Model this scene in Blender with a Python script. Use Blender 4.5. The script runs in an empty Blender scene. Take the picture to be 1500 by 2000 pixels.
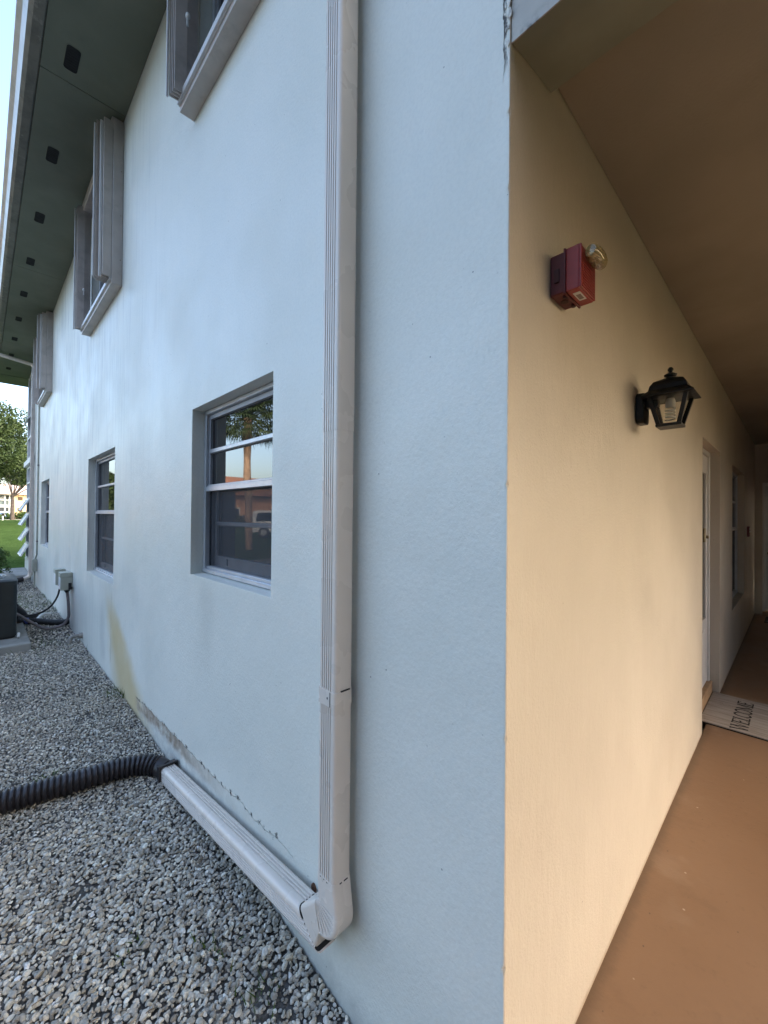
import bpy, bmesh, math, random
import numpy as np
from mathutils import Vector, Matrix

random.seed(7)
rng = np.random.default_rng(7)
scene = bpy.context.scene
COL = scene.collection
R = math.radians

# ------------------------------------------------------------------ camera
yaw, pitch, roll = R(-45.238), R(0.5013), R(0.5234)
fw = Vector((math.sin(yaw) * math.cos(pitch), math.cos(yaw) * math.cos(pitch), math.sin(pitch)))
rt = Vector((math.cos(yaw), -math.sin(yaw), 0))
up = rt.cross(fw)
c_, s_ = math.cos(roll), math.sin(roll)
rt, up = c_ * rt + s_ * up, -s_ * rt + c_ * up
cam_data = bpy.data.cameras.new('camera')
cam = bpy.data.objects.new('camera', cam_data)
COL.objects.link(cam)
M = Matrix.Identity(4)
for i in range(3):
    M[i][0], M[i][1], M[i][2] = rt[i], up[i], -fw[i]
M[0][3], M[1][3], M[2][3] = 0.4348, -0.8018, 1.42
cam.matrix_world = M
cam_data.sensor_fit = 'VERTICAL'
cam_data.sensor_height = 36.0
cam_data.lens = 797.64 / 2000 * 36
cam_data.clip_start = 0.02
cam_data.clip_end = 2000
scene.camera = cam

# ------------------------------------------------------------------ sky, sun, exposure
SUN_DIR = Vector((0.70, 0.50, 0.50)).normalized()
world = bpy.data.worlds.new('World')
scene.world = world
world.use_nodes = True
wn = world.node_tree
wn.nodes.clear()
sky = wn.nodes.new('ShaderNodeTexSky')
sky.sky_type = 'NISHITA'
sky.sun_disc = False
sky.sun_elevation = math.asin(SUN_DIR.z)
sky.sun_rotation = math.atan2(SUN_DIR.x, SUN_DIR.y)
sky.air_density = 1.0
sky.dust_density = 4.5
sky.ozone_density = 1.0
bg = wn.nodes.new('ShaderNodeBackground')
bg.inputs['Strength'].default_value = 0.15
wo = wn.nodes.new('ShaderNodeOutputWorld')
wn.links.new(sky.outputs[0], bg.inputs[0])
wn.links.new(bg.outputs[0], wo.inputs[0])

sun_data = bpy.data.lights.new('sun', 'SUN')
sun_data.energy = 0.5
sun_data.angle = R(55)
sun_data.color = (1.0, 0.90, 0.78)
sun = bpy.data.objects.new('sun', sun_data)
COL.objects.link(sun)
sun.rotation_euler = SUN_DIR.to_track_quat('Z', 'Y').to_euler()
sun.location = (6, 5, 12)

scene.view_settings.view_transform = 'Standard'
scene.view_settings.look = 'None'
scene.view_settings.gamma = 1
scene.view_settings.use_curve_mapping = False
scene.view_settings.exposure = 2.43
try:
    scene.cycles.max_bounces = 8
    scene.cycles.diffuse_bounces = 5
    scene.cycles.transparent_max_bounces = 12
    scene.cycles.use_denoising = True
except Exception:
    pass


# ------------------------------------------------------------------ node helpers
class Ex:
    """A socket that can be combined with arithmetic."""
    def __init__(s, nb, sock): s.nb, s.s = nb, sock
    def _b(s, o, op, rev=False):
        a, b = (o, s) if rev else (s, o)
        return s.nb.math(op, a, b)
    def __add__(s, o): return s._b(o, 'ADD')
    def __radd__(s, o): return s._b(o, 'ADD', True)
    def __sub__(s, o): return s._b(o, 'SUBTRACT')
    def __rsub__(s, o): return s._b(o, 'SUBTRACT', True)
    def __mul__(s, o): return s._b(o, 'MULTIPLY')
    def __rmul__(s, o): return s._b(o, 'MULTIPLY', True)
    def __truediv__(s, o): return s._b(o, 'DIVIDE')


class NB:
    def __init__(self, name):
        self.m = bpy.data.materials.new(name)
        self.m.use_nodes = True
        self.nt = self.m.node_tree
        self.nt.nodes.clear()
        self.out = self.nt.nodes.new('ShaderNodeOutputMaterial')
        self.p = self.nt.nodes.new('ShaderNodeBsdfPrincipled')
        self.nt.links.new(self.p.outputs[0], self.out.inputs[0])
        tc = self.nt.nodes.new('ShaderNodeNewGeometry')
        self.pos = tc.outputs['Position']
        sp = self.nt.nodes.new('ShaderNodeSeparateXYZ')
        self.nt.links.new(self.pos, sp.inputs[0])
        self.x, self.y, self.z = (Ex(self, sp.outputs[i]) for i in range(3))
    def put(self, v, inp):
        if isinstance(v, Ex): self.nt.links.new(v.s, inp)
        elif hasattr(v, 'is_output'): self.nt.links.new(v, inp)
        else: inp.default_value = v
    def math(self, op, a, b=0.0):
        n = self.nt.nodes.new('ShaderNodeMath'); n.operation = op
        self.put(a, n.inputs[0]); self.put(b, n.inputs[1])
        return Ex(self, n.outputs[0])
    def abs(self, a): return self.math('ABSOLUTE', a)
    def ss(self, x, a, b, lo=0.0, hi=1.0):
        n = self.nt.nodes.new('ShaderNodeMapRange'); n.interpolation_type = 'SMOOTHSTEP'
        self.put(x, n.inputs[0])
        if a > b: a, b, lo, hi = b, a, hi, lo
        for i, v in zip((1, 2, 3, 4), (a, b, lo, hi)): n.inputs[i].default_value = v
        return Ex(self, n.outputs[0])
    def noise(self, scale=5.0, detail=4.0, rough=0.55, stretch=(1, 1, 1), off=(0, 0, 0), dist=0.0):
        mp = self.nt.nodes.new('ShaderNodeMapping')
        mp.inputs['Scale'].default_value = stretch; mp.inputs['Location'].default_value = off
        self.nt.links.new(self.pos, mp.inputs[0])
        n = self.nt.nodes.new('ShaderNodeTexNoise')
        n.inputs['Scale'].default_value = scale; n.inputs['Detail'].default_value = detail
        n.inputs['Roughness'].default_value = rough; n.inputs['Distortion'].default_value = dist
        self.nt.links.new(mp.outputs[0], n.inputs['Vector'])
        return Ex(self, n.outputs[0])
    def voronoi(self, scale, feature='F1', stretch=(1, 1, 1), out=0):
        mp = self.nt.nodes.new('ShaderNodeMapping'); mp.inputs['Scale'].default_value = stretch
        self.nt.links.new(self.pos, mp.inputs[0])
        n = self.nt.nodes.new('ShaderNodeTexVoronoi'); n.feature = feature
        n.inputs['Scale'].default_value = scale
        self.nt.links.new(mp.outputs[0], n.inputs['Vector'])
        return Ex(self, n.outputs[out])
    def mix(self, f, a, b, mode='MIX'):
        n = self.nt.nodes.new('ShaderNodeMix'); n.data_type = 'RGBA'; n.blend_type = mode
        self.put(f, n.inputs[0])
        for v, i in ((a, 6), (b, 7)):
            if isinstance(v, (tuple, list)): n.inputs[i].default_value = (*v[:3], 1)
            else: self.put(v, n.inputs[i])
        return Ex(self, n.outputs[2])
    def attr(self, name):
        n = self.nt.nodes.new('ShaderNodeAttribute'); n.attribute_name = name
        return Ex(self, n.outputs['Color'])
    def bump(self, h, strength=0.3, dist=0.01, normal=None):
        n = self.nt.nodes.new('ShaderNodeBump')
        n.inputs['Strength'].default_value = strength; n.inputs['Distance'].default_value = dist
        self.put(h, n.inputs['Height'])
        if normal is not None: self.put(normal, n.inputs['Normal'])
        return Ex(self, n.outputs[0])
    def set(self, **k):
        names = dict(color='Base Color', rough='Roughness', metal='Metallic', normal='Normal', spec='Specular IOR Level',
                     ior='IOR', trans='Transmission Weight', coat='Coat Weight', alpha='Alpha')
        for a, v in k.items():
            if isinstance(v, tuple): v = (*v[:3], 1)
            self.put(v, self.p.inputs[names[a]])
        return self.m


def simple(name, col, rough=0.5, metal=0.0, var=0.12, scale=6.0, bump=0.0, bscale=80.0, spec=0.5, dirt=None, dirt_amt=0.4):
    b = NB(name)
    n = b.noise(scale, 5)
    dark = tuple(c * (1 - var) for c in col); light = tuple(min(1, c * (1 + var)) for c in col)
    c = b.mix(b.ss(n, 0.3, 0.7), dark, light)
    if dirt:
        c = b.mix(b.ss(b.noise(scale * 0.7, 7, 0.7, off=(3, 1, 2)), 0.5, 0.72) * dirt_amt, c, dirt)
    b.set(color=c, rough=b.ss(b.noise(scale * 2, 3, off=(5, 0, 0)), 0.2, 0.8, rough * 0.85, min(1, rough * 1.15)), metal=metal, spec=spec)
    if bump:
        b.set(normal=b.bump(b.noise(bscale, 4), bump, 0.004))
    return b.m


# ------------------------------------------------------------------ mesh helpers
class MB:
    def __init__(s): s.v, s.f = [], []
    def add(s, vs, fs):
        o = len(s.v); s.v += [tuple(p) for p in vs]; s.f += [tuple(i + o for i in f) for f in fs]; return s
    def box(s, x0, x1, y0, y1, z0, z1, mat=None):
        vs = [(x, y, z) for x in (x0, x1) for y in (y0, y1) for z in (z0, z1)]
        if mat is not None: vs = [mat @ Vector(p) for p in vs]
        return s.add(vs, [(0, 1, 3, 2), (4, 6, 7, 5), (0, 4, 5, 1), (2, 3, 7, 6), (0, 2, 6, 4), (1, 5, 7, 3)])
    def quad(s, a, b, c, d): return s.add([a, b, c, d], [(0, 1, 2, 3)])
    def prism(s, poly, vec, cap=True):
        n = len(poly); vec = Vector(vec)
        vs = [Vector(p) for p in poly] + [Vector(p) + vec for p in poly]
        fs = [(i, (i + 1) % n, n + (i + 1) % n, n + i) for i in range(n)]
        if cap: fs += [tuple(range(n))[::-1], tuple(range(n, 2 * n))]
        return s.add(vs, fs)
    def loft(s, rings, cap=True, closed=True):
        n = len(rings[0]); vs = [p for r in rings for p in r]; fs = []
        for k in range(len(rings) - 1):
            for i in range(n if closed else n - 1):
                j = (i + 1) % n
                fs.append((k * n + i, k * n + j, (k + 1) * n + j, (k + 1) * n + i))
        if cap:
            fs += [tuple(range(n))[::-1], tuple((len(rings) - 1) * n + i for i in range(n))]
        return s.add(vs, fs)
    def tube(s, pts, r, n=10, cap=True):
        pts = [Vector(p) for p in pts]; rad = r if isinstance(r, (list, tuple)) else [r] * len(pts)
        rings = []; prev = None
        for i, p in enumerate(pts):
            t = (pts[min(i + 1, len(pts) - 1)] - pts[max(i - 1, 0)]).normalized()
            if prev is None:
                a = Vector((0, 0, 1)) if abs(t.z) < 0.9 else Vector((1, 0, 0))
                u = (a - t * a.dot(t)).normalized()
            else:
                u = (prev - t * prev.dot(t)).normalized()
            prev = u; w = t.cross(u)
            rings.append([p + (u * math.cos(2 * math.pi * k / n) + w * math.sin(2 * math.pi * k / n)) * rad[i] for k in range(n)])
        return s.loft(rings, cap)
    def lathe(s, prof, center=(0, 0, 0), n=20):
        cx, cy, cz = center
        rings = [[(cx + r * math.cos(2 * math.pi * k / n), cy + r * math.sin(2 * math.pi * k / n), cz + z) for k in range(n)] for r, z in prof]
        return s.loft(rings, True)


def obj(name, mb, m, parent=None, bevel=0.0, smooth=False, seg=2, fix=True):
    me = bpy.data.meshes.new(name)
    me.from_pydata(mb.v, [], mb.f)
    if fix or bevel:
        bm = bmesh.new(); bm.from_mesh(me)
        if fix: bmesh.ops.recalc_face_normals(bm, faces=bm.faces)
        if bevel:
            bmesh.ops.bevel(bm, geom=[e for e in bm.edges if e.is_manifold and e.calc_face_angle(0) > 0.5], offset=bevel, segments=seg, affect='EDGES', profile=0.5, clamp_overlap=True)
        bm.to_mesh(me); bm.free()
    if smooth:
        me.polygons.foreach_set('use_smooth', [True] * len(me.polygons))
        try: me.set_sharp_from_angle(angle=R(38))
        except Exception: pass
    me.materials.append(m)
    o = bpy.data.objects.new(name, me); COL.objects.link(o)
    if parent is not None:
        o.parent = parent
        o.matrix_parent_inverse = chain_inv(parent)
    return o


def chain_inv(p):
    # every mesh is modelled in world space; only the Empties carry a location
    return Matrix.Translation(p.location).inverted() if p.type == 'EMPTY' else Matrix.Identity(4)


def tag(o, label=None, cat=None, group=None, kind=None):
    if label: o['label'] = label
    if cat: o['category'] = cat
    if group: o['group'] = group
    if kind: o['kind'] = kind
    return o


def thing(name, label, cat, loc=(0, 0, 0), group=None):
    o = bpy.data.objects.new(name, None); o.empty_display_size = 0.1
    COL.objects.link(o); o.location = loc
    return tag(o, label, cat, group)


def structure(name, mb, m, smooth=False):
    return tag(obj(name, mb, m, smooth=smooth), kind='structure')


def lerp(a, b, t): return a + (b - a) * t


def smooth_path(pts, n=8):
    """Catmull-Rom through the points."""
    P = [Vector(p) for p in pts]; P = [2 * P[0] - P[1]] + P + [2 * P[-1] - P[-2]]; out = []
    for i in range(1, len(P) - 2):
        for k in range(n):
            t = k / n
            a, b, c, d = P[i - 1:i + 3]
            out.append(0.5 * ((2 * b) + (c - a) * t + (2 * a - 5 * b + 4 * c - d) * t * t + (3 * b - a - 3 * c + d) * t ** 3))
    out.append(P[-2]); return out


# ------------------------------------------------------------------ materials
def m_wall_front():
    b = NB('pale_blue_grey_stucco_paint')
    x, y, z = b.x, b.y, b.z
    base = b.mix(b.ss(b.noise(1.3, 4), 0.3, 0.7), (0.675, 0.69, 0.635), (0.735, 0.745, 0.69))
    # rain streaks, and streaky sheen put into the colour, stronger along the far half
    st = b.noise(3.2, 7, 0.68, stretch=(6, 6, 0.42), dist=0.4)
    far = b.ss(x, -1.5, -5.5)
    base = b.mix(b.ss(st, 0.45, 0.70) * far * 0.85 * b.ss(z, 1.2, 2.2, 0.4, 1.0), base, (0.40, 0.41, 0.42))
    st2 = b.noise(9.0, 4, 0.6, stretch=(5, 5, 0.25), off=(4, 0, 0))
    base = b.mix(b.ss(st2, 0.55, 0.8) * b.ss(x, -0.5, -4.0) * 0.22, base, (0.34, 0.36, 0.37))
    base = b.mix(b.ss(b.noise(95, 4, 0.7), 0.40, 0.66) * 0.16, base, (0.47, 0.49, 0.47))
    base = b.mix(b.ss(b.noise(0.9, 5, 0.6, off=(8, 1, 3)), 0.46, 0.62) * 0.16, base, (0.52, 0.55, 0.52))
    # fine specks
    sp = b.voronoi(26)
    base = b.mix(b.ss(sp, 0.075, 0.05) * b.ss(b.noise(4, 2), 0.5, 0.62) * 0.75, base, (0.13, 0.14, 0.14))
    # yellow run-off stain
    cx = -3.62 + (0.62 - z) * 1.05
    wob = (b.noise(5, 3) - 0.5) * 0.25
    d = b.abs(x - cx + wob)
    wid = b.ss(z, 0.75, 0.0, 0.26, 0.66)
    ym = b.ss(d / wid, 1.0, 0.25) * b.ss(z, 0.80, 0.45)
    base = b.mix(ym * (0.65 + 0.35 * b.noise(4, 4, 0.6)), base, (0.55, 0.44, 0.23))
    # grey drip below it
    dk = b.ss(b.abs(x + 3.95 + (b.noise(6, 3) - 0.5) * 0.2), 0.18, 0.0) * b.ss(z, 0.65, 0.4) * b.ss(z, 0.02, 0.2)
    base = b.mix(dk * 0.3, base, (0.28, 0.30, 0.31))
    # hairline crack by the second window
    ck = b.ss(b.abs(x + 3.63 + (b.noise(9, 3) - 0.5) * 0.035), 0.006, 0.002) * b.ss(z, 0.14, 0.2) * b.ss(z, 0.80, 0.7)
    base = b.mix(ck * 0.7, base, (0.16, 0.16, 0.15))
    # stain below the first window's far end
    sw = b.ss(b.abs(x + 1.62 + (b.noise(5, 3) - 0.5) * 0.2), 0.16, 0.02) * b.ss(z, 1.12, 1.0) * b.ss(z, 0.45, 0.9)
    base = b.mix(sw * 0.22, base, (0.36, 0.37, 0.34))
    # peeled band along the foot
    lim = 0.135 + (x + 2.8) * 0.04 + (b.noise(6, 6, 0.7) - 0.5) * 0.085
    t = z - lim
    inx = b.ss(x, -2.9, -2.75) * b.ss(x, -0.75, -1.0)
    peel = b.ss(t, 0.0, -0.004) * b.ss(t, -0.10, -0.055) * inx
    tan = b.mix(b.ss(b.noise(22, 6, 0.7), 0.35, 0.65), (0.24, 0.18, 0.125), (0.44, 0.38, 0.32))
    fade = b.ss(x, -1.1, -2.2, 0.10, 1.0) * b.ss(b.noise(5, 6, 0.75, off=(2, 2, 2)), 0.36, 0.54, 0.05, 1.0)
    base = b.mix(peel * fade, base, tan)
    low = b.ss(t, -0.05, -0.085) * inx
    base = b.mix(low * 0.35 * b.ss(b.noise(15, 5, 0.7), 0.35, 0.6), base, (0.36, 0.37, 0.38))
    # ragged dark chips on its upper edge
    chip = b.ss(b.abs(t), 0.014, 0.006) * b.ss(b.noise(30, 3, 0.7, off=(1, 0, 0)), 0.54, 0.60) * inx
    base = b.mix(chip, base, (0.05, 0.05, 0.05))
    # splash dirt along the ground everywhere
    base = b.mix(b.ss(z + (b.noise(9, 6, 0.7) - 0.5) * 0.22, 0.06, -0.12) * 0.6, base, (0.24, 0.24, 0.23))
    # broken corner edge at the top
    edge = b.ss(b.abs(x + 0.012 + (b.noise(14, 4, 0.7) - 0.5) * 0.026), 0.0045, 0.001) * b.ss(z, 2.36, 2.45)
    base = b.mix(edge * b.ss(b.noise(20, 3, off=(7, 0, 0)), 0.40, 0.5), base, (0.06, 0.055, 0.05))
    # darker towards the eave
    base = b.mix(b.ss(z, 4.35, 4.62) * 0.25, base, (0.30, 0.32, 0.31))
    # texture
    fine = b.noise(85, 5, 0.65)
    mid = b.noise(30, 4, 0.6, stretch=(1, 1, 0.55))
    brush = b.noise(60, 3, 0.6, stretch=(1.6, 1.6, 0.12))
    h = fine * 0.34 + mid * 0.55 + brush * 0.10 - peel * 0.9 - chip * 1.2 - edge * 1.5 - ck * 1.0
    n1 = b.bump(b.noise(1.1, 3), 0.35, 0.05)
    nrm = b.bump(h, 0.85, 0.0052, n1)
    b.set(color=base, rough=b.ss(b.noise(2.2, 4, off=(3, 3, 3)), 0.3, 0.7, 0.36, 0.50), normal=nrm, spec=0.5)
    return b.m


def m_wall_side():
    b = NB('beige_stucco_paint')
    base = b.mix(b.ss(b.noise(1.6, 4), 0.3, 0.7), (0.485, 0.425, 0.345), (0.535, 0.47, 0.385))
    st = b.noise(5.0, 5, 0.6, stretch=(5, 5, 0.3))
    base = b.mix(b.ss(st, 0.5, 0.8) * 0.25, base, (0.48, 0.40, 0.30))
    sp = b.voronoi(18)
    base = b.mix(b.ss(sp, 0.05, 0.035) * b.ss(b.noise(3, 2), 0.5, 0.62) * 0.8, base, (0.16, 0.11, 0.08))
    base = b.mix(b.ss(b.noise(2.6, 6, 0.7, off=(0, 3, 1)), 0.56, 0.72) * 0.18, base, (0.40, 0.33, 0.26))
    # scuffed dirt line at the floor
    base = b.mix(b.ss(b.z + (b.noise(30, 5, 0.7) - 0.5) * 0.035, 0.025, 0.0) * 0.75, base, (0.30, 0.19, 0.11))
    edge = b.ss(b.y + (b.noise(40, 4) - 0.5) * 0.012, 0.006, 0.001)
    base = b.mix(edge * 0.35, base, (0.36, 0.31, 0.28))
    fine = b.noise(140, 5, 0.6); mid = b.noise(30, 4, 0.6, stretch=(1, 1, 0.5)); brush = b.noise(55, 3, 0.6, stretch=(1.6, 1.6, 0.12))
    base = b.mix(b.ss(b.noise(100, 4, 0.7), 0.40, 0.66) * 0.12, base, (0.42, 0.36, 0.28))
    nrm = b.bump(fine * 0.35 + mid * 0.5 + brush * 0.10, 0.85, 0.0048, b.bump(b.noise(1.2, 3), 0.3, 0.04))
    b.set(color=base, rough=b.ss(b.noise(2, 3, off=(1, 3, 3)), 0.3, 0.7, 0.42, 0.55), normal=nrm)
    return b.m


def m_header():
    b = NB('stained_grey_stucco')
    base = b.mix(b.ss(b.noise(3, 5), 0.35, 0.65), (0.42, 0.41, 0.385), (0.55, 0.535, 0.50))
    base = b.mix(b.ss(b.noise(9, 6, 0.7, stretch=(1, 1, 0.6)), 0.55, 0.68) * 0.6, base, (0.16, 0.155, 0.15))
    base = b.mix(b.ss(b.z, 2.475, 2.44) * b.ss(b.noise(30, 4), 0.4, 0.6) * 0.8, base, (0.08, 0.075, 0.07))
    b.set(color=base, rough=0.75, normal=b.bump(b.noise(60, 5), 0.5, 0.004))
    return b.m


def m_gravel_bed():
    b = NB('gravel_bed_grit')
    v = b.voronoi(60); n = b.noise(40, 5)
    c = b.mix(b.ss(n, 0.3, 0.7), (0.055, 0.053, 0.050), (0.14, 0.137, 0.132))
    c = b.mix(b.ss(v, 0.4, 0.1) * 0.5, c, (0.17, 0.17, 0.165))
    c = b.mix(b.ss(b.noise(2.2, 4), 0.55, 0.7) * 0.5, c, (0.10, 0.11, 0.06))
    b.set(color=c, rough=0.95, normal=b.bump(v * -1.0 + n * 0.4, 0.8, 0.012))
    return b.m


def m_stone():
    b = NB('limestone_pebbles')
    a = b.attr('stone')
    c = b.mix(b.ss(b.noise(140, 4), 0.35, 0.7) * 0.35, a, (0.16, 0.155, 0.14))
    b.set(color=c, rough=0.82, normal=b.bump(b.noise(260, 4), 0.35, 0.002))
    return b.m


def m_lawn():
    b = NB('lawn_grass')
    n = b.noise(1.6, 6, 0.7); f = b.noise(14, 5, 0.65); big = b.noise(0.12, 5, 0.6)
    c = b.mix(b.ss(n, 0.35, 0.65), (0.030, 0.058, 0.014), (0.058, 0.100, 0.028))
    c = b.mix(b.ss(f, 0.48, 0.68) * 0.7, c, (0.105, 0.155, 0.062))
    c = b.mix(b.ss(f, 0.45, 0.3) * 0.6, c, (0.014, 0.035, 0.008))
    c = b.mix(b.ss(big, 0.42, 0.62) * 0.55, c, (0.036, 0.064, 0.020))
    b.set(color=c, rough=0.95, spec=0.0, normal=b.bump(f + n, 1.0, 0.06))
    return b.m


def m_floor():
    b = NB('tan_painted_concrete')
    n = b.noise(1.1, 6, 0.65); f = b.noise(22, 6, 0.7); mid = b.noise(5, 5, 0.65)
    c = b.mix(b.ss(n, 0.3, 0.7), (0.215, 0.122, 0.066), (0.255, 0.148, 0.082))
    c = b.mix(b.ss(mid, 0.52, 0.72) * 0.30, c, (0.15, 0.082, 0.045))
    c = b.mix(b.ss(f, 0.55, 0.75) * 0.35, c, (0.13, 0.075, 0.042))
    c = b.mix(b.ss(b.noise(2.3, 4, 0.6, off=(4, 2, 0)), 0.58, 0.70) * 0.28, c, (0.36, 0.25, 0.17))
    c = b.mix(b.ss(b.voronoi(9), 0.05, 0.02) * 0.7, c, (0.55, 0.45, 0.36))
    c = b.mix(b.ss(b.voronoi(17, stretch=(1, 0.7, 1)), 0.055, 0.03) * 0.7, c, (0.07, 0.045, 0.03))
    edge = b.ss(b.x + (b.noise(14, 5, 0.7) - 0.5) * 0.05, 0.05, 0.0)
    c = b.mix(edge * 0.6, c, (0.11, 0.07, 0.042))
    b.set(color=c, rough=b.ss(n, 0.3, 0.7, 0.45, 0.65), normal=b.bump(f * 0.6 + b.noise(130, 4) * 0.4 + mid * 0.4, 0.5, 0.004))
    return b.m


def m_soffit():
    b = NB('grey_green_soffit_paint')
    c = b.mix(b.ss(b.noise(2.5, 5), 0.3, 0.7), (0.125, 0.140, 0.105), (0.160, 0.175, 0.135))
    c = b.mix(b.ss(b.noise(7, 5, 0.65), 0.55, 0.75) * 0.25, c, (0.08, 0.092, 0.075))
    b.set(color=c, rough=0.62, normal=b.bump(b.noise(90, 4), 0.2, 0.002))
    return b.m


def m_gutter():
    b = NB('weathered_gutter_aluminium')
    n = b.noise(7, 6, 0.7)
    c = b.mix(b.ss(n, 0.42, 0.65), (0.17, 0.165, 0.14), (0.115, 0.11, 0.095))
    c = b.mix(b.ss(b.noise(16, 4, off=(2, 1, 0)), 0.62, 0.7) * 0.5, c, (0.30, 0.29, 0.26))
    b.set(color=c, rough=0.55)
    return b.m


def m_ceiling():
    b = NB('beige_ceiling_paint')
    c = b.mix(b.ss(b.noise(1.5, 4), 0.3, 0.7), (0.255, 0.23, 0.18), (0.32, 0.285, 0.225))
    b.set(color=c, rough=0.8, normal=b.bump(b.noise(110, 4), 0.35, 0.003))
    return b.m


def m_glass(name, tint=(0.012, 0.011, 0.012), ior=2.5):
    b = NB(name)
    n = b.bump(b.noise(1.4, 2), 0.05, 0.01)
    b.set(color=tint, rough=0.015, ior=ior, normal=n)  # near-black colour stands for the dark room behind the pane
    return b.m


def m_screen():
    b = NB('insect_screen_mesh')
    nt = b.nt
    tr = nt.nodes.new('ShaderNodeBsdfTransparent'); mx = nt.nodes.new('ShaderNodeMixShader')
    b.set(color=(0.035, 0.038, 0.048), rough=0.7)
    mx.inputs[0].default_value = 0.52
    nt.links.new(tr.outputs[0], mx.inputs[1]); nt.links.new(b.p.outputs[0], mx.inputs[2])
    nt.links.new(mx.outputs[0], b.out.inputs[0])
    return b.m


def m_clear_glass(name, col=(0.9, 0.9, 0.85)):
    b = NB(name)
    nt = b.nt
    tr = nt.nodes.new('ShaderNodeBsdfTransparent'); tr.inputs[0].default_value = (*col, 1)
    gl = nt.nodes.new('ShaderNodeBsdfGlossy'); gl.inputs['Roughness'].default_value = 0.06
    fr = nt.nodes.new('ShaderNodeFresnel'); fr.inputs[0].default_value = 1.6
    mx = nt.nodes.new('ShaderNodeMixShader')
    nt.links.new(fr.outputs[0], mx.inputs[0]); nt.links.new(tr.outputs[0], mx.inputs[1]); nt.links.new(gl.outputs[0], mx.inputs[2])
    nt.links.new(mx.outputs[0], b.out.inputs[0])
    return b.m


def m_lens():
    b = NB('amber_strobe_lens')
    b.set(color=(0.30, 0.22, 0.085), rough=0.07, spec=0.9, alpha=0.62)
    return b.m


def m_leaf(name, a, c2):
    b = NB(name)
    n = b.noise(0.9, 4, 0.6); f = b.noise(11, 3)
    c = b.mix(b.ss(n, 0.3, 0.7), a, c2)
    c = b.mix(b.ss(f, 0.5, 0.75) * 0.5, c, tuple(min(1, k * 1.7) for k in c2))
    b.set(color=c, rough=0.65, spec=0.3)
    tl = b.nt.nodes.new('ShaderNodeBsdfTranslucent'); b.put(c, tl.inputs[0])
    mx = b.nt.nodes.new('ShaderNodeMixShader'); mx.inputs[0].default_value = 0.25
    b.nt.links.new(b.p.outputs[0], mx.inputs[1]); b.nt.links.new(tl.outputs[0], mx.inputs[2])
    b.nt.links.new(mx.outputs[0], b.out.inputs[0])
    return b.m


def m_mat():
    b = NB('printed_whitewashed_plank_mat')
    yy = b.y * (1 / 0.098)
    row = b.math('FLOOR', yy); fr = b.math('FRACT', yy)
    rn = b.math('FRACT', b.math('SINE', row * 12.9898) * 43758.5)
    g = b.noise(9, 6, 0.65, stretch=(0.6, 6, 1))
    c = b.mix(b.ss(g, 0.3, 0.7), (0.23, 0.185, 0.15), (0.40, 0.34, 0.29))
    c = b.mix(rn * 0.35, c, (0.44, 0.395, 0.35))
    line = b.ss(fr, 0.05, 0.015)
    c = b.mix(line * 0.85, c, (0.14, 0.10, 0.075))
    c = b.mix(b.ss(b.noise(26, 4, stretch=(0.7, 2.2, 1)), 0.66, 0.74) * 0.5, c, (0.20, 0.14, 0.10))
    b.set(color=c, rough=0.9, normal=b.bump(b.noise(300, 3), 0.4, 0.001))
    return b.m


def m_tile():
    b = NB('orange_brown_roof_tile')
    n = b.noise(1.5, 4); w = b.voronoi(4, stretch=(1, 1, 1))
    c = b.mix(b.ss(n, 0.3, 0.7), (0.27, 0.115, 0.06), (0.36, 0.165, 0.09))
    c = b.mix(b.ss(w, 0.2, 0.6) * 0.3, c, (0.2, 0.09, 0.05))
    b.set(color=c, rough=0.85)
    return b.m


W_FRONT = m_wall_front()
W_SIDE = m_wall_side()
HEADER = m_header()
SOFFIT = m_soffit()
GUTTER = m_gutter()
CEIL = m_ceiling()
FLOOR = m_floor()
GLASS = m_glass('dark_window_glass')
GLASS_LOW = m_glass('dark_window_glass_behind_screen', (0.012, 0.013, 0.02), 2.0)
DOOR_GLASS = m_glass('dark_door_glass', (0.010, 0.008, 0.006), 1.45)
SCREEN = m_screen()
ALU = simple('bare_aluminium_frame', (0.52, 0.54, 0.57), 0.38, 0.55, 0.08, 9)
ALU_DARK = simple('shaded_aluminium_sash', (0.30, 0.31, 0.34), 0.45, 0.3, 0.1, 9)  # darker aluminium, the shade on the sashes put into its colour
WHITE = simple('white_painted_trim', (0.74, 0.75, 0.74), 0.45, 0, 0.05, 5)
DOWN = simple('cream_white_downspout', (0.67, 0.605, 0.54), 0.28, 0, 0.02, 3, dirt=(0.56, 0.50, 0.43), dirt_amt=0.12)
SHUT = simple('beige_brown_shutter_aluminium', (0.50, 0.45, 0.415), 0.40, 0.1, 0.08, 7, dirt=(0.22, 0.20, 0.18))
SHUT_EDGE = simple('pale_shutter_edge', (0.60, 0.59, 0.59), 0.35, 0.1, 0.05, 7)
BLACK = simple('black_lantern_paint', (0.006, 0.0065, 0.0065), 0.42, 0, 0.2, 20, spec=0.3)
RED = simple('red_alarm_plastic', (0.27, 0.028, 0.026), 0.42, 0, 0.1, 30)
RED_DARK = simple('dark_red_back_box', (0.10, 0.012, 0.013), 0.5, 0, 0.15, 30)  # dark red back box, deepened further to hold its shade in the colour
HOSE = simple('black_corrugated_plastic', (0.022, 0.018, 0.020), 0.40, 0, 0.2, 14)
AC_DARK = simple('dark_green_grey_steel', (0.015, 0.021, 0.023), 0.40, 0.1, 0.15, 8)
CONC = simple('weathered_concrete', (0.27, 0.275, 0.26), 0.85, 0, 0.15, 5, 0.4, 70, dirt=(0.14, 0.14, 0.12))
UTIL = simple('grey_green_utility_box', (0.37, 0.39, 0.335), 0.5, 0, 0.08, 10)
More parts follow.
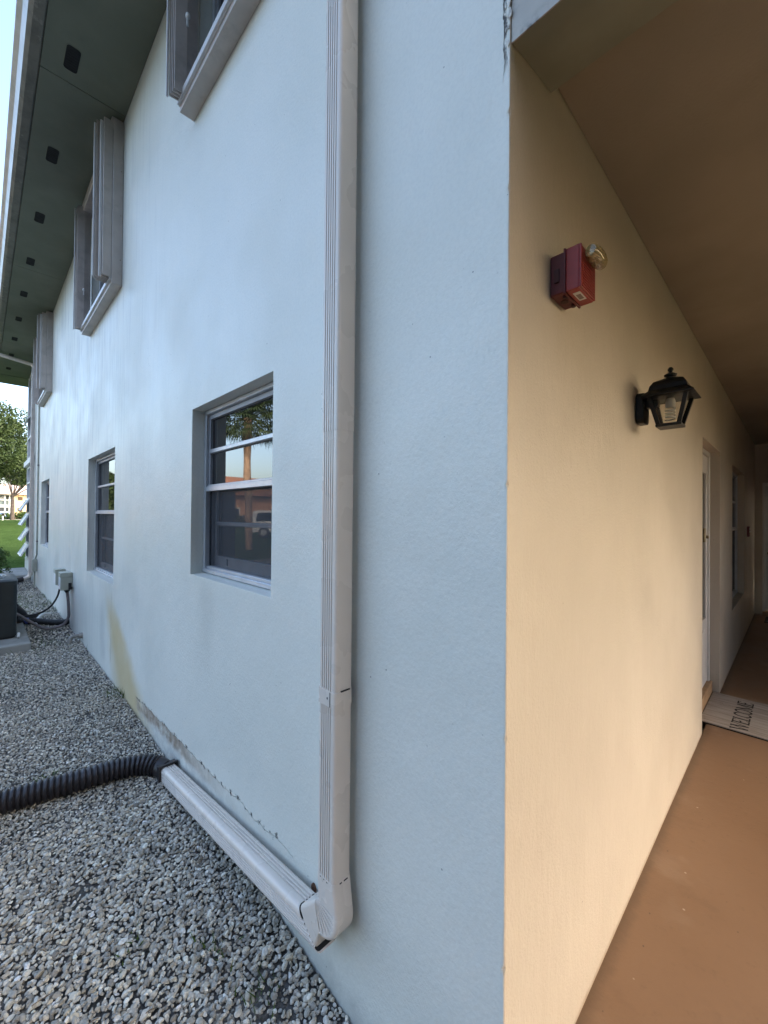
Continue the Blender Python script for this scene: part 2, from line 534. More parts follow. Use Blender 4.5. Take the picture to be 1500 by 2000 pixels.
CONDUIT = simple('grey_flexible_conduit', (0.17, 0.155, 0.165), 0.5, 0, 0.15, 30)
RUBBER = simple('black_pipe_insulation', (0.012, 0.012, 0.014), 0.7, 0, 0.3, 30)
PVC = simple('white_plastic_pipe', (0.60, 0.60, 0.58), 0.4, 0, 0.1, 20, dirt=(0.3, 0.28, 0.25))
OLD_PVC = simple('dirty_grey_pipe', (0.28, 0.27, 0.25), 0.6, 0, 0.15, 30)
BLUE = simple('blue_tape', (0.05, 0.08, 0.26), 0.4)
DOORW = simple('white_door_paint', (0.70, 0.68, 0.65), 0.4, 0, 0.04, 4)
BRASS = simple('dull_brass', (0.30, 0.25, 0.17), 0.35, 0.8, 0.15, 30)
SILLWOOD = simple('tan_threshold_paint', (0.42, 0.26, 0.14), 0.6, 0, 0.12, 12)
FROST = simple('frosted_pane', (0.46, 0.52, 0.50), 0.35)
DARK = simple('dark_void', (0.008, 0.008, 0.010), 0.7, 0, 0.1, 10)
BARK = simple('tree_bark', (0.075, 0.060, 0.050), 0.9, 0, 0.3, 3, 0.6, 14)
LEAF = m_leaf('oak_leaves', (0.020, 0.038, 0.013), (0.050, 0.080, 0.022))
LEAF2 = m_leaf('hedge_leaves', (0.035, 0.07, 0.02), (0.08, 0.13, 0.035))
PALM_LEAF = m_leaf('palm_fronds', (0.03, 0.055, 0.02), (0.07, 0.10, 0.035))
CREAM = simple('cream_yellow_wall', (0.66, 0.50, 0.30), 0.8, 0, 0.06, 0.3)
PEACH = simple('peach_wall', (0.50, 0.26, 0.14), 0.8, 0, 0.08, 0.3)  # the wall's own warm colour
TILE = m_tile()
PINK_ROOF = simple('pale_pink_roof', (0.52, 0.40, 0.34), 0.85, 0, 0.15, 0.6)

# ------------------------------------------------------------------ the setting
def gz(x):
    xs = [-30, -13, -9, -6, -3, -2.2, -1.5, -0.9, -0.5, 0.5]
    zs = [0, 0, 0.0, 0.035, 0.012, -0.018, -0.03, -0.05, -0.085, -0.14]
    return float(np.interp(x, xs, zs))


m = MB(); m.quad((-700, -700, -0.16), (700, -700, -0.16), (700, 700, -0.16), (-700, 700, -0.16))
structure('ground', m, simple('bare_soil', (0.10, 0.08, 0.055), 0.95, 0, 0.2, 2))
# lawn west of the gravel and in front, as one sheet with the gravel bed cut out
LAWN = m_lawn()
m = MB()
m.quad((-400, -400, -0.012), (-12.2, -400, -0.012), (-12.2, 400, -0.012), (-400, 400, -0.012))
m.quad((-12.2, -400, -0.012), (400, -400, -0.012), (400, -3.6, -0.012), (-12.2, -3.6, -0.012))
m.quad((-12.2, 14, -0.012), (400, 14, -0.012), (400, 400, -0.012), (-12.2, 400, -0.012))
m.quad((4.2, -3.6, -0.012), (400, -3.6, -0.012), (400, 14, -0.012), (4.2, 14, -0.012))
structure('lawn', m, LAWN)
# gravel bed
m = MB(); nx, ny = 150, 44
xs = np.linspace(-12.2, 0.0, nx); ys = np.linspace(-3.6, 0.12, ny)
noise2 = rng.normal(0, 0.004, (nx, ny))
vs = [(x, y, gz(x) - 0.006 + noise2[i, j] + 0.010 * math.sin(x * 3.1 + y * 2.3) * math.sin(y * 4.7)) for i, x in enumerate(xs) for j, y in enumerate(ys)]
fs = [(i * ny + j, (i + 1) * ny + j, (i + 1) * ny + j + 1, i * ny + j + 1) for i in range(nx - 1) for j in range(ny - 1)]
m.add(vs, fs)
structure('gravel_bed', m, m_gravel_bed(), smooth=True)
# walkway slab
m = MB(); m.box(0.012, 2.2, -1.5, 0.0, -0.15, 0.0); m.box(-0.05, 4.2, 0.001, 9.0, -0.15, 0.0)
structure('walkway', m, FLOOR)
# unseen parking lot, made pale to bounce light, and the far path
m = MB(); m.box(-11.5, 12, -40, -3.62, -0.1, 0.0)
structure('parking_lot', m, simple('pale_bounce_concrete', (0.24, 0.235, 0.22), 0.9, 0, 0.15, 2))
m = MB(); m.box(-107, -104, -40, 60, -0.02, 0.01)
structure('path', m, simple('pale_path', (0.5, 0.48, 0.42), 0.9))

# ------------------------------------------------------------------ gravel stones
def stones():
    def templ(sub):
        out = []
        for _ in range(14):
            bm = bmesh.new(); bmesh.ops.create_icosphere(bm, subdivisions=sub, radius=1.0)
            v = np.array([p.co[:] for p in bm.verts]); f = np.array([[q.index for q in t.verts] for t in bm.faces]); bm.free()
            for _k in range(5):
                d = rng.normal(size=3); d /= np.linalg.norm(d); cut = rng.uniform(0.45, 0.8)
                over = np.maximum(v @ d - cut, 0); v = v - np.outer(over * 0.85, d)
            v *= 1 + rng.normal(0, 0.045, (len(v), 1))
            v *= np.array([1.0, rng.uniform(0.62, 0.95), rng.uniform(0.42, 0.75)])
            out.append((v, f))
        return out
    T = {2: templ(2), 1: templ(1)}
    V, F, C = [], [], []; off = 0
    palette = np.array([(0.40, 0.40, 0.385), (0.33, 0.335, 0.335), (0.27, 0.27, 0.265), (0.47, 0.47, 0.45), (0.36, 0.34, 0.30), (0.43, 0.44, 0.45), (0.22, 0.215, 0.205), (0.58, 0.58, 0.56)])
    pw = np.array([.22, .2, .16, .13, .10, .10, .06, .03])
    def field(x0, x1, y0, y1, sp, sub, smin, smax, lift, keep=1.0):
        nonlocal off
        gx, gy = np.meshgrid(np.arange(x0, x1, sp), np.arange(y0, y1, sp))
        p = np.stack([gx.ravel(), gy.ravel()], 1); p += rng.uniform(-.5, .5, p.shape) * sp
        p = p[rng.random(len(p)) < keep]
        for x, y in p:
            if -6.25 < x < -4.98 and -1.42 < y < -0.40: continue
            r = smin + (smax - smin) * rng.beta(1.6, 3.2)
            # a few bare, muddier patches
            if math.sin(x * 4.1 + 1.3) * math.sin(y * 6.3 + x) > 0.93 and rng.random() < 0.45: continue
            v, f = T[sub][rng.integers(14)]
            a, t1, t2 = rng.uniform(0, 6.283), rng.normal(0, .35), rng.normal(0, .35)
            ca, sa = math.cos(a), math.sin(a); c1, s1 = math.cos(t1), math.sin(t1); c2, s2 = math.cos(t2), math.sin(t2)
            Rm = np.array([[ca, -sa, 0], [sa, ca, 0], [0, 0, 1]]) @ np.array([[1, 0, 0], [0, c1, -s1], [0, s1, c1]]) @ np.array([[c2, 0, s2], [0, 1, 0], [-s2, 0, c2]])
            zz = gz(x) + r * 0.28 + rng.uniform(0, lift)
            if y > -r * 0.9: y = -r * 0.9 - rng.uniform(0, .006)
            V.append((v * r) @ Rm.T + (x, y, zz)); F.append(f + off); off += len(v)
            col = palette[rng.choice(8, p=pw)] * rng.uniform(0.7, 1.85) * np.array([1.04, 0.985, 0.88])
            C.append(np.repeat(np.minimum(col, 0.78)[None], len(v), 0))
    field(-1.9, -0.15, -0.98, 0.0, 0.0128, 2, 0.0046, 0.0140, 0.004)
    field(-1.9, -0.15, -0.98, 0.0, 0.0205, 2, 0.0060, 0.0162, 0.010, 0.85)
    field(-3.4, -1.9, -1.0, 0.0, 0.0130, 1, 0.0048, 0.0135, 0.008)
    field(-3.4, -1.9, -1.0, 0.0, 0.024, 1, 0.006, 0.015, 0.011, 0.8)
    field(-5.0, -3.4, -1.05, 0.0, 0.0165, 1, 0.006, 0.016, 0.011)
    field(-9.2, -5.0, -1.05, 0.0, 0.025, 1, 0.008, 0.020, 0.012, 0.9)
    field(-11.6, -9.2, -0.9, 0.0, 0.04, 1, 0.010, 0.022, 0.01, 0.8)
    field(-4.0, -0.02, -2.0, -1.02, 0.030, 1, 0.009, 0.019, 0.01)
    V = np.concatenate(V); F = np.concatenate(F); C = np.concatenate(C)
    me = bpy.data.meshes.new('gravel')
    me.vertices.add(len(V)); me.vertices.foreach_set('co', V.ravel().astype(np.float32))
    me.loops.add(F.size); me.loops.foreach_set('vertex_index', F.ravel().astype(np.int32))
    me.polygons.add(len(F)); me.polygons.foreach_set('loop_start', np.arange(0, F.size, 3, dtype=np.int32))
    me.polygons.foreach_set('use_smooth', np.zeros(len(F), dtype=bool))
    me.update(calc_edges=True)
    at = me.attributes.new('stone', 'FLOAT_COLOR', 'POINT')
    at.data.foreach_set('color', np.concatenate([C, np.ones((len(C), 1))], 1).ravel().astype(np.float32))
    me.materials.append(m_stone())
    o = bpy.data.objects.new('gravel', me); COL.objects.link(o)
    tag(o, kind='stuff')
    print('gravel tris', len(F))


stones()

# ------------------------------------------------------------------ the apartment building
bld = thing('apartment_building', 'two storey pale blue grey stucco apartment building with a beige covered walkway round the corner', 'building')


def holed(mb, u0, u1, v0, v1, holes, mp, depth, rev=True):
    us = sorted({u0, u1, *[h[0] for h in holes], *[h[1] for h in holes]}); vs = sorted({v0, v1, *[h[2] for h in holes], *[h[3] for h in holes]})
    for a, b in zip(us, us[1:]):
        for c, d in zip(vs, vs[1:]):
            if any(h[0] <= a and b <= h[1] and h[2] <= c and d <= h[3] for h in holes): continue
            mb.quad(mp(a, c, 0), mp(b, c, 0), mp(b, d, 0), mp(a, d, 0))
    for a, b, c, d in holes:
        P = [(a, c), (b, c), (b, d), (a, d)]
        for (p, q) in zip(P, P[1:] + P[:1]):
            mb.quad(mp(*p, 0), mp(*q, 0), mp(*q, depth), mp(*p, depth))


# openings (x0, x1, z0, z1) on the blue grey wall, and their upstairs shuttered ones
LOW = [(-1.832, -0.988, 1.098, 1.976), (-4.75, -3.575, 0.815, 1.976), (-9.24, -8.06, 0.835, 1.972)]
UPW = [(-1.80, -0.62, 3.62, 4.50), (-4.70, -3.47, 3.34, 4.50), (-9.13, -7.94, 3.40, 4.50)]
mb = MB()
holed(mb, -10.6, -0.035, -0.35, 4.62, LOW + UPW, lambda u, v, d: (u, d, v), 0.16)
# hand-floated corner edge, shared by both walls and never quite straight
CZ = np.linspace(-0.35, 4.62, 420); nz = len(CZ)
wob = np.convolve(rng.normal(0, 1, nz + 40), np.hanning(41) / 12, 'valid')[:nz] * 0.0022 + np.convolve(rng.normal(0, 1, nz + 4), np.ones(5) / 5, 'valid')[:nz] * 0.0009
chipz = (rng.random(nz) < 0.03) * rng.uniform(0.001, 0.0035, nz)
cx_ = np.clip(-0.0012 + wob * 0.5 - chipz, -0.008, 0.002); cy_ = np.clip(0.0012 + wob[::-1] * 0.4 + chipz, -0.001, 0.007)
vs = [];
for k, z in enumerate(CZ): vs += [(-0.035, 0, z), (cx_[k] - 0.0035, 0.0, z), (cx_[k], cy_[k] * 0.45, z)]
fs = []
for k in range(nz - 1):
    for q in (0, 1): fs.append((3 * k + q, 3 * k + q + 1, 3 * k + q + 4, 3 * k + q + 3))
mb.add(vs, fs)
wallA = obj('front_wall', mb, W_FRONT, bld, fix=False)
wallA['label'] = 'pale blue grey stucco wall with a yellow run-off stain'
# beige side wall with door and window openings (y0, y1, z0, z1)
DOOR = (2.60, 3.475, 0.0, 1.962); BWIN = (4.40, 5.72, 0.525, 1.95)
mb = MB()
holed(mb, 0.035, 7.45, -0.15, 4.62, [DOOR, BWIN], lambda u, v, d: (-d, u, v), 0.16)
vs = []; fs = []
for k, z in enumerate(CZ): vs += [(cx_[k], cy_[k] * 0.45, z), (0.0, cy_[k] + 0.0035, z), (0.0, 0.035, z)]
for k in range(nz - 1):
    for q in (0, 1): fs.append((3 * k + q, 3 * k + q + 1, 3 * k + q + 4, 3 * k + q + 3))
mb.add(vs, fs)
wallB = obj('side_wall', mb, W_SIDE, bld, fix=False)
wallB['label'] = 'beige stucco wall along the covered walkway'
# hidden walls that close the block
mb = MB(); mb.box(-10.598, -10.45, 0.2, 9.0, -0.3, 4.62); mb.box(-10.45, 4.2, 9.0, 9.15, -0.3, 4.62)
obj('rear_wall', mb, W_SIDE, bld)
# end wall of the walkway with a doorway
mb = MB()
holed(mb, 0.0, 4.2, 0.0, 2.53, [(0.085, 0.98, 0.0, 1.96)], lambda u, v, d: (u, 7.45 + d, v), 0.12)
obj('end_wall', mb, W_SIDE, bld, fix=False)
mb = MB(); mb.box(1.95, 2.15, 3.7, 7.44, 0, 2.527)  # unseen wall, added to darken the inner walkway
obj('shade_wing_wall', mb, W_SIDE, bld)
mb = MB(); mb.box(4.02, 4.198, 0.21, 7.44, 2.47, 2.528)  # unseen beam, added to dim the upper side wall
obj('shade_edge_beam', mb, W_SIDE, bld)
mb = MB(); mb.box(4.04, 4.19, 0.25, 3.69, 0.0, 1.35)  # unseen low wall, added to hold sun off the floor and lower wall
obj('shade_parapet', mb, W_SIDE, bld)
mb = MB(); mb.box(3.9, 4.1, 0.0, 0.2, 0, 2.44)
obj('column', mb, HEADER, bld, bevel=0.006)
# header beam over the walkway mouth, its underside rising a little to the rear
mb = MB(); mb.prism([(0.0015, 0.0075, 2.4472), (0.0015, 0.206, 2.486), (0.0015, 0.206, 2.86), (0.0015, 0.0075, 2.86)], (4.2, 0, 0))
hbm = obj('header_beam', mb, simple('grey_green_beam_paint', (0.25, 0.26, 0.20), 0.8, 0, 0.14, 3), bld)
mb = MB(); mb.box(0.0015, 4.2, 0.004, 0.007, 2.446, 2.86)
obj('header_face', mb, HEADER, hbm)
mb = MB(); mb.box(0.0015, 4.2, 0.2085, 7.447, 2.53, 2.70)  # outer reach, out of view, widened to cut light on the side wall
obj('walkway_ceiling', mb, CEIL, bld)
# ragged stucco lumps where the header meets the corner
mb = MB()
for k in range(12):
    z = rng.uniform(2.43, 2.56); r_ = rng.uniform(0.004, 0.010); x = rng.uniform(-0.012, 0.004)
    n_ = 7; ph = rng.uniform(0, 6.28)
    pl_ = [(x + r_ * rng.uniform(0.3, 1.0) * math.cos(ph + 6.283 * q / n_) * 0.6, 0.0, z + r_ * rng.uniform(0.5, 1.6) * math.sin(ph + 6.283 * q / n_)) for q in range(n_)]
    mb.prism(pl_, (0, -rng.uniform(0.001, 0.0025), 0))
ch = obj('broken_stucco', mb, simple('chipped_stucco', (0.58, 0.57, 0.54), 0.9, 0, 0.35, 40, 0.6, 120), bld)
ch['kind'] = 'stuff'
# roof
mb = MB()
x0, x1, y0, y1 = -13.45, 3.0, -0.56, 9.6
mb.add([(x0, y0, 4.72), (x1, y0, 4.72), (x1, y1, 4.72), (x0, y1, 4.72), (x0 + 4, 4.5, 6.3), (x1 - 4, 4.5, 6.3)],
       [(0, 1, 5, 4), (1, 2, 5), (2, 3, 4, 5), (3, 0, 4), (3, 2, 1, 0)])
obj('roof', mb, PINK_ROOF, bld)
mb = MB(); mb.box(0.16, 3.0, 0.0, 9.5, 4.64, 4.71)
obj('upper_ceiling', mb, CEIL, bld)
# soffit panels with seams, fascia board
seams = [2.9, -0.07, -3.38, -6.69, -10.0, -12.53]
for a, b in zip(seams, seams[1:]):
    mb = MB(); mb.box(b + 0.003, a - 0.003, -0.533, 0.0, 4.622, 4.642)
    obj('soffit_panel', mb, SOFFIT, bld, bevel=0.002, seg=1)
mb = MB(); mb.box(-13.40, -12.548, -0.533, 0.6, 4.616, 4.642)
obj('soffit_panel', mb, SOFFIT, bld, bevel=0.002, seg=1)
mb = MB(); mb.box(-13.42, 2.95, -0.560, -0.536, 4.628, 4.80)
obj('fascia', mb, GUTTER, bld)
# soffit vents
def vent(x):
    ring, hole = MB(), MB()
    def rr(hx, hy, rad, z):
        out = []
        for cx, cy, a0 in ((hx - rad, hy - rad, 0), (-hx + rad, hy - rad, 90), (-hx + rad, -hy + rad, 180), (hx - rad, -hy + rad, 270)):
            for k in range(5):
                a = R(a0 + k * 22.5); out.append((x + cx + rad * math.cos(a), -0.375 + cy + rad * math.sin(a), z))
        return out
    o1, i1 = rr(0.112, 0.048, 0.028, 4.6212), rr(0.104, 0.040, 0.022, 4.6195)
    i2 = rr(0.104, 0.040, 0.022, 4.6205)
    ring.loft([o1, i1, i2], cap=False)
    f = obj('vent', ring, SOFFIT, bld, smooth=False)
    hole.add(i2, [tuple(range(20))])
    for k in range(9):
        xx = x - 0.088 + k * 0.022
        hole.box(xx - 0.003, xx + 0.003, -0.375 - 0.037, -0.375 + 0.037, 4.6185, 4.6203)
    obj('vent_grille', hole, DARK, f)
for k in range(10):
    vent(-2.071 - 1.0935 * k)


def window(op, upper_sash_split, mp, sgn=1, glass=None, label=None, screen=True, parent=bld):
    """Single hung aluminium window. mp(u, d, v): u along the wall, d depth into it, v up."""
    u0, u1, v0, v1 = op
    def B(mb, a, b, d0, d1, c, d):
        P = [mp(u, dd, v) for u in (a, b) for dd in (d0, d1) for v in (c, d)]
        mb.add(P, [(0, 1, 3, 2), (4, 6, 7, 5), (0, 4, 5, 1), (2, 3, 7, 6), (0, 2, 6, 4), (1, 5, 7, 3)])
    fr = MB(); e = 0.002
    B(fr, u0 + e, u0 + 0.030, 0.062, 0.140, v0 + 0.012, v1 - e); B(fr, u1 - 0.030, u1 - e, 0.062, 0.140, v0 + 0.012, v1 - e)
    B(fr, u0 + 0.030, u1 - 0.030, 0.060, 0.140, v1 - 0.024, v1 - e); B(fr, u0 + e, u1 - e, 0.058, 0.141, v0 + 0.010, v0 + 0.030)
    B(fr, u0 + 0.03, u1 - 0.03, 0.072, 0.140, v0 + 0.030, v0 + 0.044)
    w = obj('window', fr, ALU, parent, bevel=0.002, seg=1)
    if label: w['label'] = label
    # masonry sill, sloping out
    sl = MB()
    sl.add([mp(u0 + e, 0.003, v0 - 0.006), mp(u1 - e, 0.003, v0 - 0.006), mp(u1 - e, 0.003, v0 + 0.002), mp(u0 + e, 0.003, v0 + 0.002),
            mp(u0 + e, 0.15, v0 - 0.006), mp(u1 - e, 0.15, v0 - 0.006), mp(u1 - e, 0.15, v0 + 0.012), mp(u0 + e, 0.15, v0 + 0.012)],
           [(0, 1, 2, 3), (4, 7, 6, 5), (3, 2, 6, 7), (0, 4, 5, 1), (0, 3, 7, 4), (1, 5, 6, 2)])
    obj('sill', sl, W_FRONT if sgn == 1 else W_SIDE, w)
    zm = upper_sash_split
    a, b = u0 + 0.030, u1 - 0.030
    # upper sash
    us = MB(); top = v1 - 0.024
    B(us, a, a + 0.018, 0.078, 0.112, zm, top); B(us, b - 0.018, b, 0.078, 0.112, zm, top); B(us, a, b, 0.077, 0.113, top - 0.024, top - 0.0005)
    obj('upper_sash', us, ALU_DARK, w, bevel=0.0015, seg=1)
    rail = MB(); B(rail, a, b, 0.064, 0.113, zm - 0.014, zm + 0.012); B(rail, a, b, 0.072, 0.112, zm + 0.012, zm + 0.022)
    obj('meeting_rail', rail, ALU, w, bevel=0.002, seg=1)
    mid = (zm + 0.02 + top - 0.024) / 2 + 0.004
    mu = MB(); B(mu, a + 0.018, b - 0.018, 0.074, 0.10, mid - 0.011, mid + 0.011)
    obj('muntin', mu, ALU, w, bevel=0.003, seg=1)
    for c, d in ((zm + 0.022, mid - 0.011), (mid + 0.011, top - 0.024)):
        g = MB(); B(g, a + 0.018, b - 0.018, 0.092, 0.096, c, d)
        obj('pane', g, glass or GLASS, w)
    # lower sash, set deeper
    ls = MB(); bot = v0 + 0.044
    B(ls, a + 0.012, a + 0.034, 0.112, 0.138, bot, zm - 0.014); B(ls, b - 0.034, b - 0.012, 0.112, 0.138, bot, zm - 0.014)
    B(ls, a + 0.012, b - 0.012, 0.110, 0.138, bot, bot + 0.055)
    for q in (0.22, 0.80):
        uu = lerp(a, b, q); B(ls, uu - 0.010, uu + 0.010, 0.102, 0.110, bot + 0.012, bot + 0.046)
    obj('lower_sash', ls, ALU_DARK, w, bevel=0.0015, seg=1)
    mid2 = (bot + 0.055 + zm - 0.014) / 2
    mu = MB(); B(mu, a + 0.034, b - 0.034, 0.108, 0.13, mid2 - 0.010, mid2 + 0.010)
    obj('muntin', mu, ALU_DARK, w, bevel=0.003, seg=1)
    for c, d in ((bot + 0.055, mid2 - 0.010), (mid2 + 0.010, zm - 0.014)):
        g = MB(); B(g, a + 0.034, b - 0.034, 0.122, 0.126, c, d)
        obj('pane', g, glass or GLASS_LOW, w)
    bk = MB(); B(bk, u0 + 0.001, u1 - 0.001, 0.146, 0.15, v0 + 0.002, v1 - 0.001)  # dark sheet standing for the unlit room
    obj('dark_backing', bk, DARK, w)
    if screen:
        sc = MB(); P = [mp(a, 0.090, bot - 0.01), mp(b, 0.090, bot - 0.01), mp(b, 0.090, zm - 0.012), mp(a, 0.090, zm - 0.012)]
        sc.quad(*P)
        B(sc, a, a + 0.010, 0.086, 0.094, bot - 0.01, zm - 0.012); B(sc, b - 0.010, b, 0.086, 0.094, bot - 0.01, zm - 0.012)
        obj('insect_screen', sc, SCREEN, w, fix=False)
    return w


MA = lambda u, d, v: (u, d, v)
MBm = lambda u, d, v: (-d, u, v)
window(LOW[0], 1.555, MA, label='small ground floor window beside the downspout')
window(LOW[1], 1.425, MA, label='taller ground floor window above the yellow stain')
window(LOW[2], 1.43, MA, label='farthest ground floor window')
for op in UPW:
    window(op, (op[2] + op[3]) / 2, MA, screen=False)
window(BWIN, 1.30, MBm, sgn=2, glass=DOOR_GLASS, label='window on the beige walkway wall')

# door on the beige wall
dr = MB()
y0, y1, z0, z1 = DOOR
dr.box(-0.12, -0.062, y0 + 0.002, y0 + 0.04, 0.0, z1 - 0.002); dr.box(-0.12, -0.062, y1 - 0.04, y1 - 0.002, 0.0, z1 - 0.002); dr.box(-0.12, -0.063, y0 + 0.04, y1 - 0.04, z1 - 0.04, z1 - 0.002)
door = obj('door', dr, DOORW, bld, bevel=0.002, seg=1)
door['label'] = 'white half glazed storm door'
lf = MB()
a, b = y0 + 0.04, y1 - 0.04
lf.box(-0.115, -0.075, a, a + 0.06, 0.10, z1 - 0.04); lf.box(-0.115, -0.075, b - 0.06, b, 0.10, z1 - 0.04)
lf.box(-0.115, -0.075, a + 0.06, b - 0.06, 0.10, 0.62); lf.box(-0.115, -0.075, a + 0.06, b - 0.06, 1.78, z1 - 0.04)
lf.box(-0.076, -0.068, a + 0.16, b - 0.16, 0.18, 0.54)
obj('leaf', lf, DOORW, door, bevel=0.004, seg=1)
g = MB(); g.box(-0.098, -0.092, a + 0.06, b - 0.06, 0.62, 1.78)
obj('pane', g, DOOR_GLASS, door)
h = MB(); h.box(-0.0745, -0.060, b - 0.235, b - 0.185, 1.235, 1.345); h.tube([(-0.062, b - 0.165, 1.275), (-0.046, b - 0.165, 1.275)], 0.014, 10); h.box(-0.0745, -0.066, b - 0.185, b - 0.15, 1.25, 1.30)
obj('handle', h, BRASS, door, bevel=0.003, seg=1)
th = MB(); th.box(-0.13, -0.045, y0 + 0.003, y1 - 0.003, 0.002, 0.095)
obj('threshold', th, SILLWOOD, door, bevel=0.004, seg=1)

# louvred door in the end wall
dr = MB()
dr.box(0.087, 0.125, 7.425, 7.50, 0.0, 1.956); dr.box(0.94, 0.978, 7.425, 7.50, 0.0, 1.956); dr.box(0.125, 0.94, 7.425, 7.50, 1.915, 1.956)
d2 = obj('door', dr, DOORW, bld, bevel=0.003, seg=1)
d2['label'] = 'white slatted door at the end of the walkway'
lf = MB(); lf.box(0.125, 0.20, 7.45, 7.48, 0.07, 1.915); lf.box(0.865, 0.94, 7.45, 7.48, 0.07, 1.915); lf.box(0.2, 0.865, 7.45, 7.48, 0.07, 0.2); lf.box(0.2, 0.865, 7.45, 7.48, 0.9, 1.02); lf.box(0.2, 0.865, 7.45, 7.48, 1.82, 1.915)
obj('leaf', lf, DOORW, d2, bevel=0.002, seg=1)
for z in list(np.arange(0.235, 0.89, 0.055)) + list(np.arange(1.05, 1.81, 0.055)):
    sl = MB(); mt = Matrix.Translation((0, 7.467, z)) @ Matrix.Rotation(R(35), 4, 'X')
    sl.box(0.2, 0.865, -0.022, 0.022, -0.003, 0.003, mt); obj('slat', sl, DOORW, d2)
h = MB(); h.lathe([(0.0, 0.0), (0.012, 0.0), (0.012, 0.02), (0.026, 0.03), (0.026, 0.05), (0.0, 0.056)], n=14)
h.v = [(0.165 + p[0], 7.45 - p[2], 0.92 + p[1]) for p in h.v]
obj('handle', h, BRASS, d2, smooth=True)
th = MB(); th.box(0.088, 0.977, 7.40, 7.52, 0.002, 0.06); obj('threshold', th, SILLWOOD, d2)

# enclosed porch at the far end
pm = MB()
for xx in (-10.66, -11.58, -12.50):
    pm.box(xx - 0.03, xx + 0.03, 0.0, 0.06, 0.36, 2.48); pm.box(xx - 0.03, xx + 0.03, 0.0, 0.06, 2.62, 4.615)
for zz in (0.37, 0.72, 1.06, 1.40, 1.74, 2.1, 2.45):
    pm.box(-12.47, -10.69, 0.004, 0.056, zz - 0.018, zz + 0.018)
for zz in (2.66, 3.15, 3.62, 4.58):
    pm.box(-12.47, -10.69, 0.004, 0.056, zz - 0.02, zz + 0.02)
porch = obj('porch_frame', pm, WHITE, bld)
pb = MB(); pb.box(-12.47, -10.62, 0.062, 0.07, 0.3, 4.6); pb.box(-12.52, -12.45, 0.07, 3.0, -0.1, 4.61)
obj('dark_screen', pb, simple('porch_dark_screen', (0.05, 0.055, 0.08), 0.4), porch)
kw = MB(); kw.box(-12.53, -10.61, -0.01, 0.06, -0.1, 0.35); obj('kick_wall', kw, W_FRONT, porch)
sb = MB(); sb.box(-12.55, -10.61, -0.055, 0.20, 2.482, 2.598); obj('porch_slab', sb, WHITE, bld, bevel=0.004, seg=1)
for zt in (1.72, 1.385, 1.045, 0.70, 3.60):
    up_ = zt > 3
    dy, dz = (-0.06, -0.10) if up_ else (-0.135, -0.255)
    for xa, xb in (((-12.46, -11.62),) if not up_ else ((-12.46, -11.62),)):
        mb = MB()
        d = Vector((0, dy, dz)); L = d.length; ang = math.atan2(-dy, -dz)
        mt = Matrix.Translation((0, -0.004, zt)) @ Matrix.Rotation(-ang, 4, 'X')
        mb.box(xa, xa + 0.04, -0.014, 0.014, -L, 0, mt); mb.box(xb - 0.04, xb, -0.014, 0.014, -L, 0, mt)
        mb.box(xa + 0.04, xb - 0.04, -0.014, 0.014, -L, -L + 0.035, mt); mb.box(xa + 0.04, xb - 0.04, -0.014, 0.014, -0.035, 0, mt)
        s = obj('awning_sash', mb, WHITE, bld)
        gm = MB(); gm.box(xa + 0.04, xb - 0.04, -0.003, 0.003, -L + 0.035, -0.035, mt); obj('pane', gm, FROST, s)

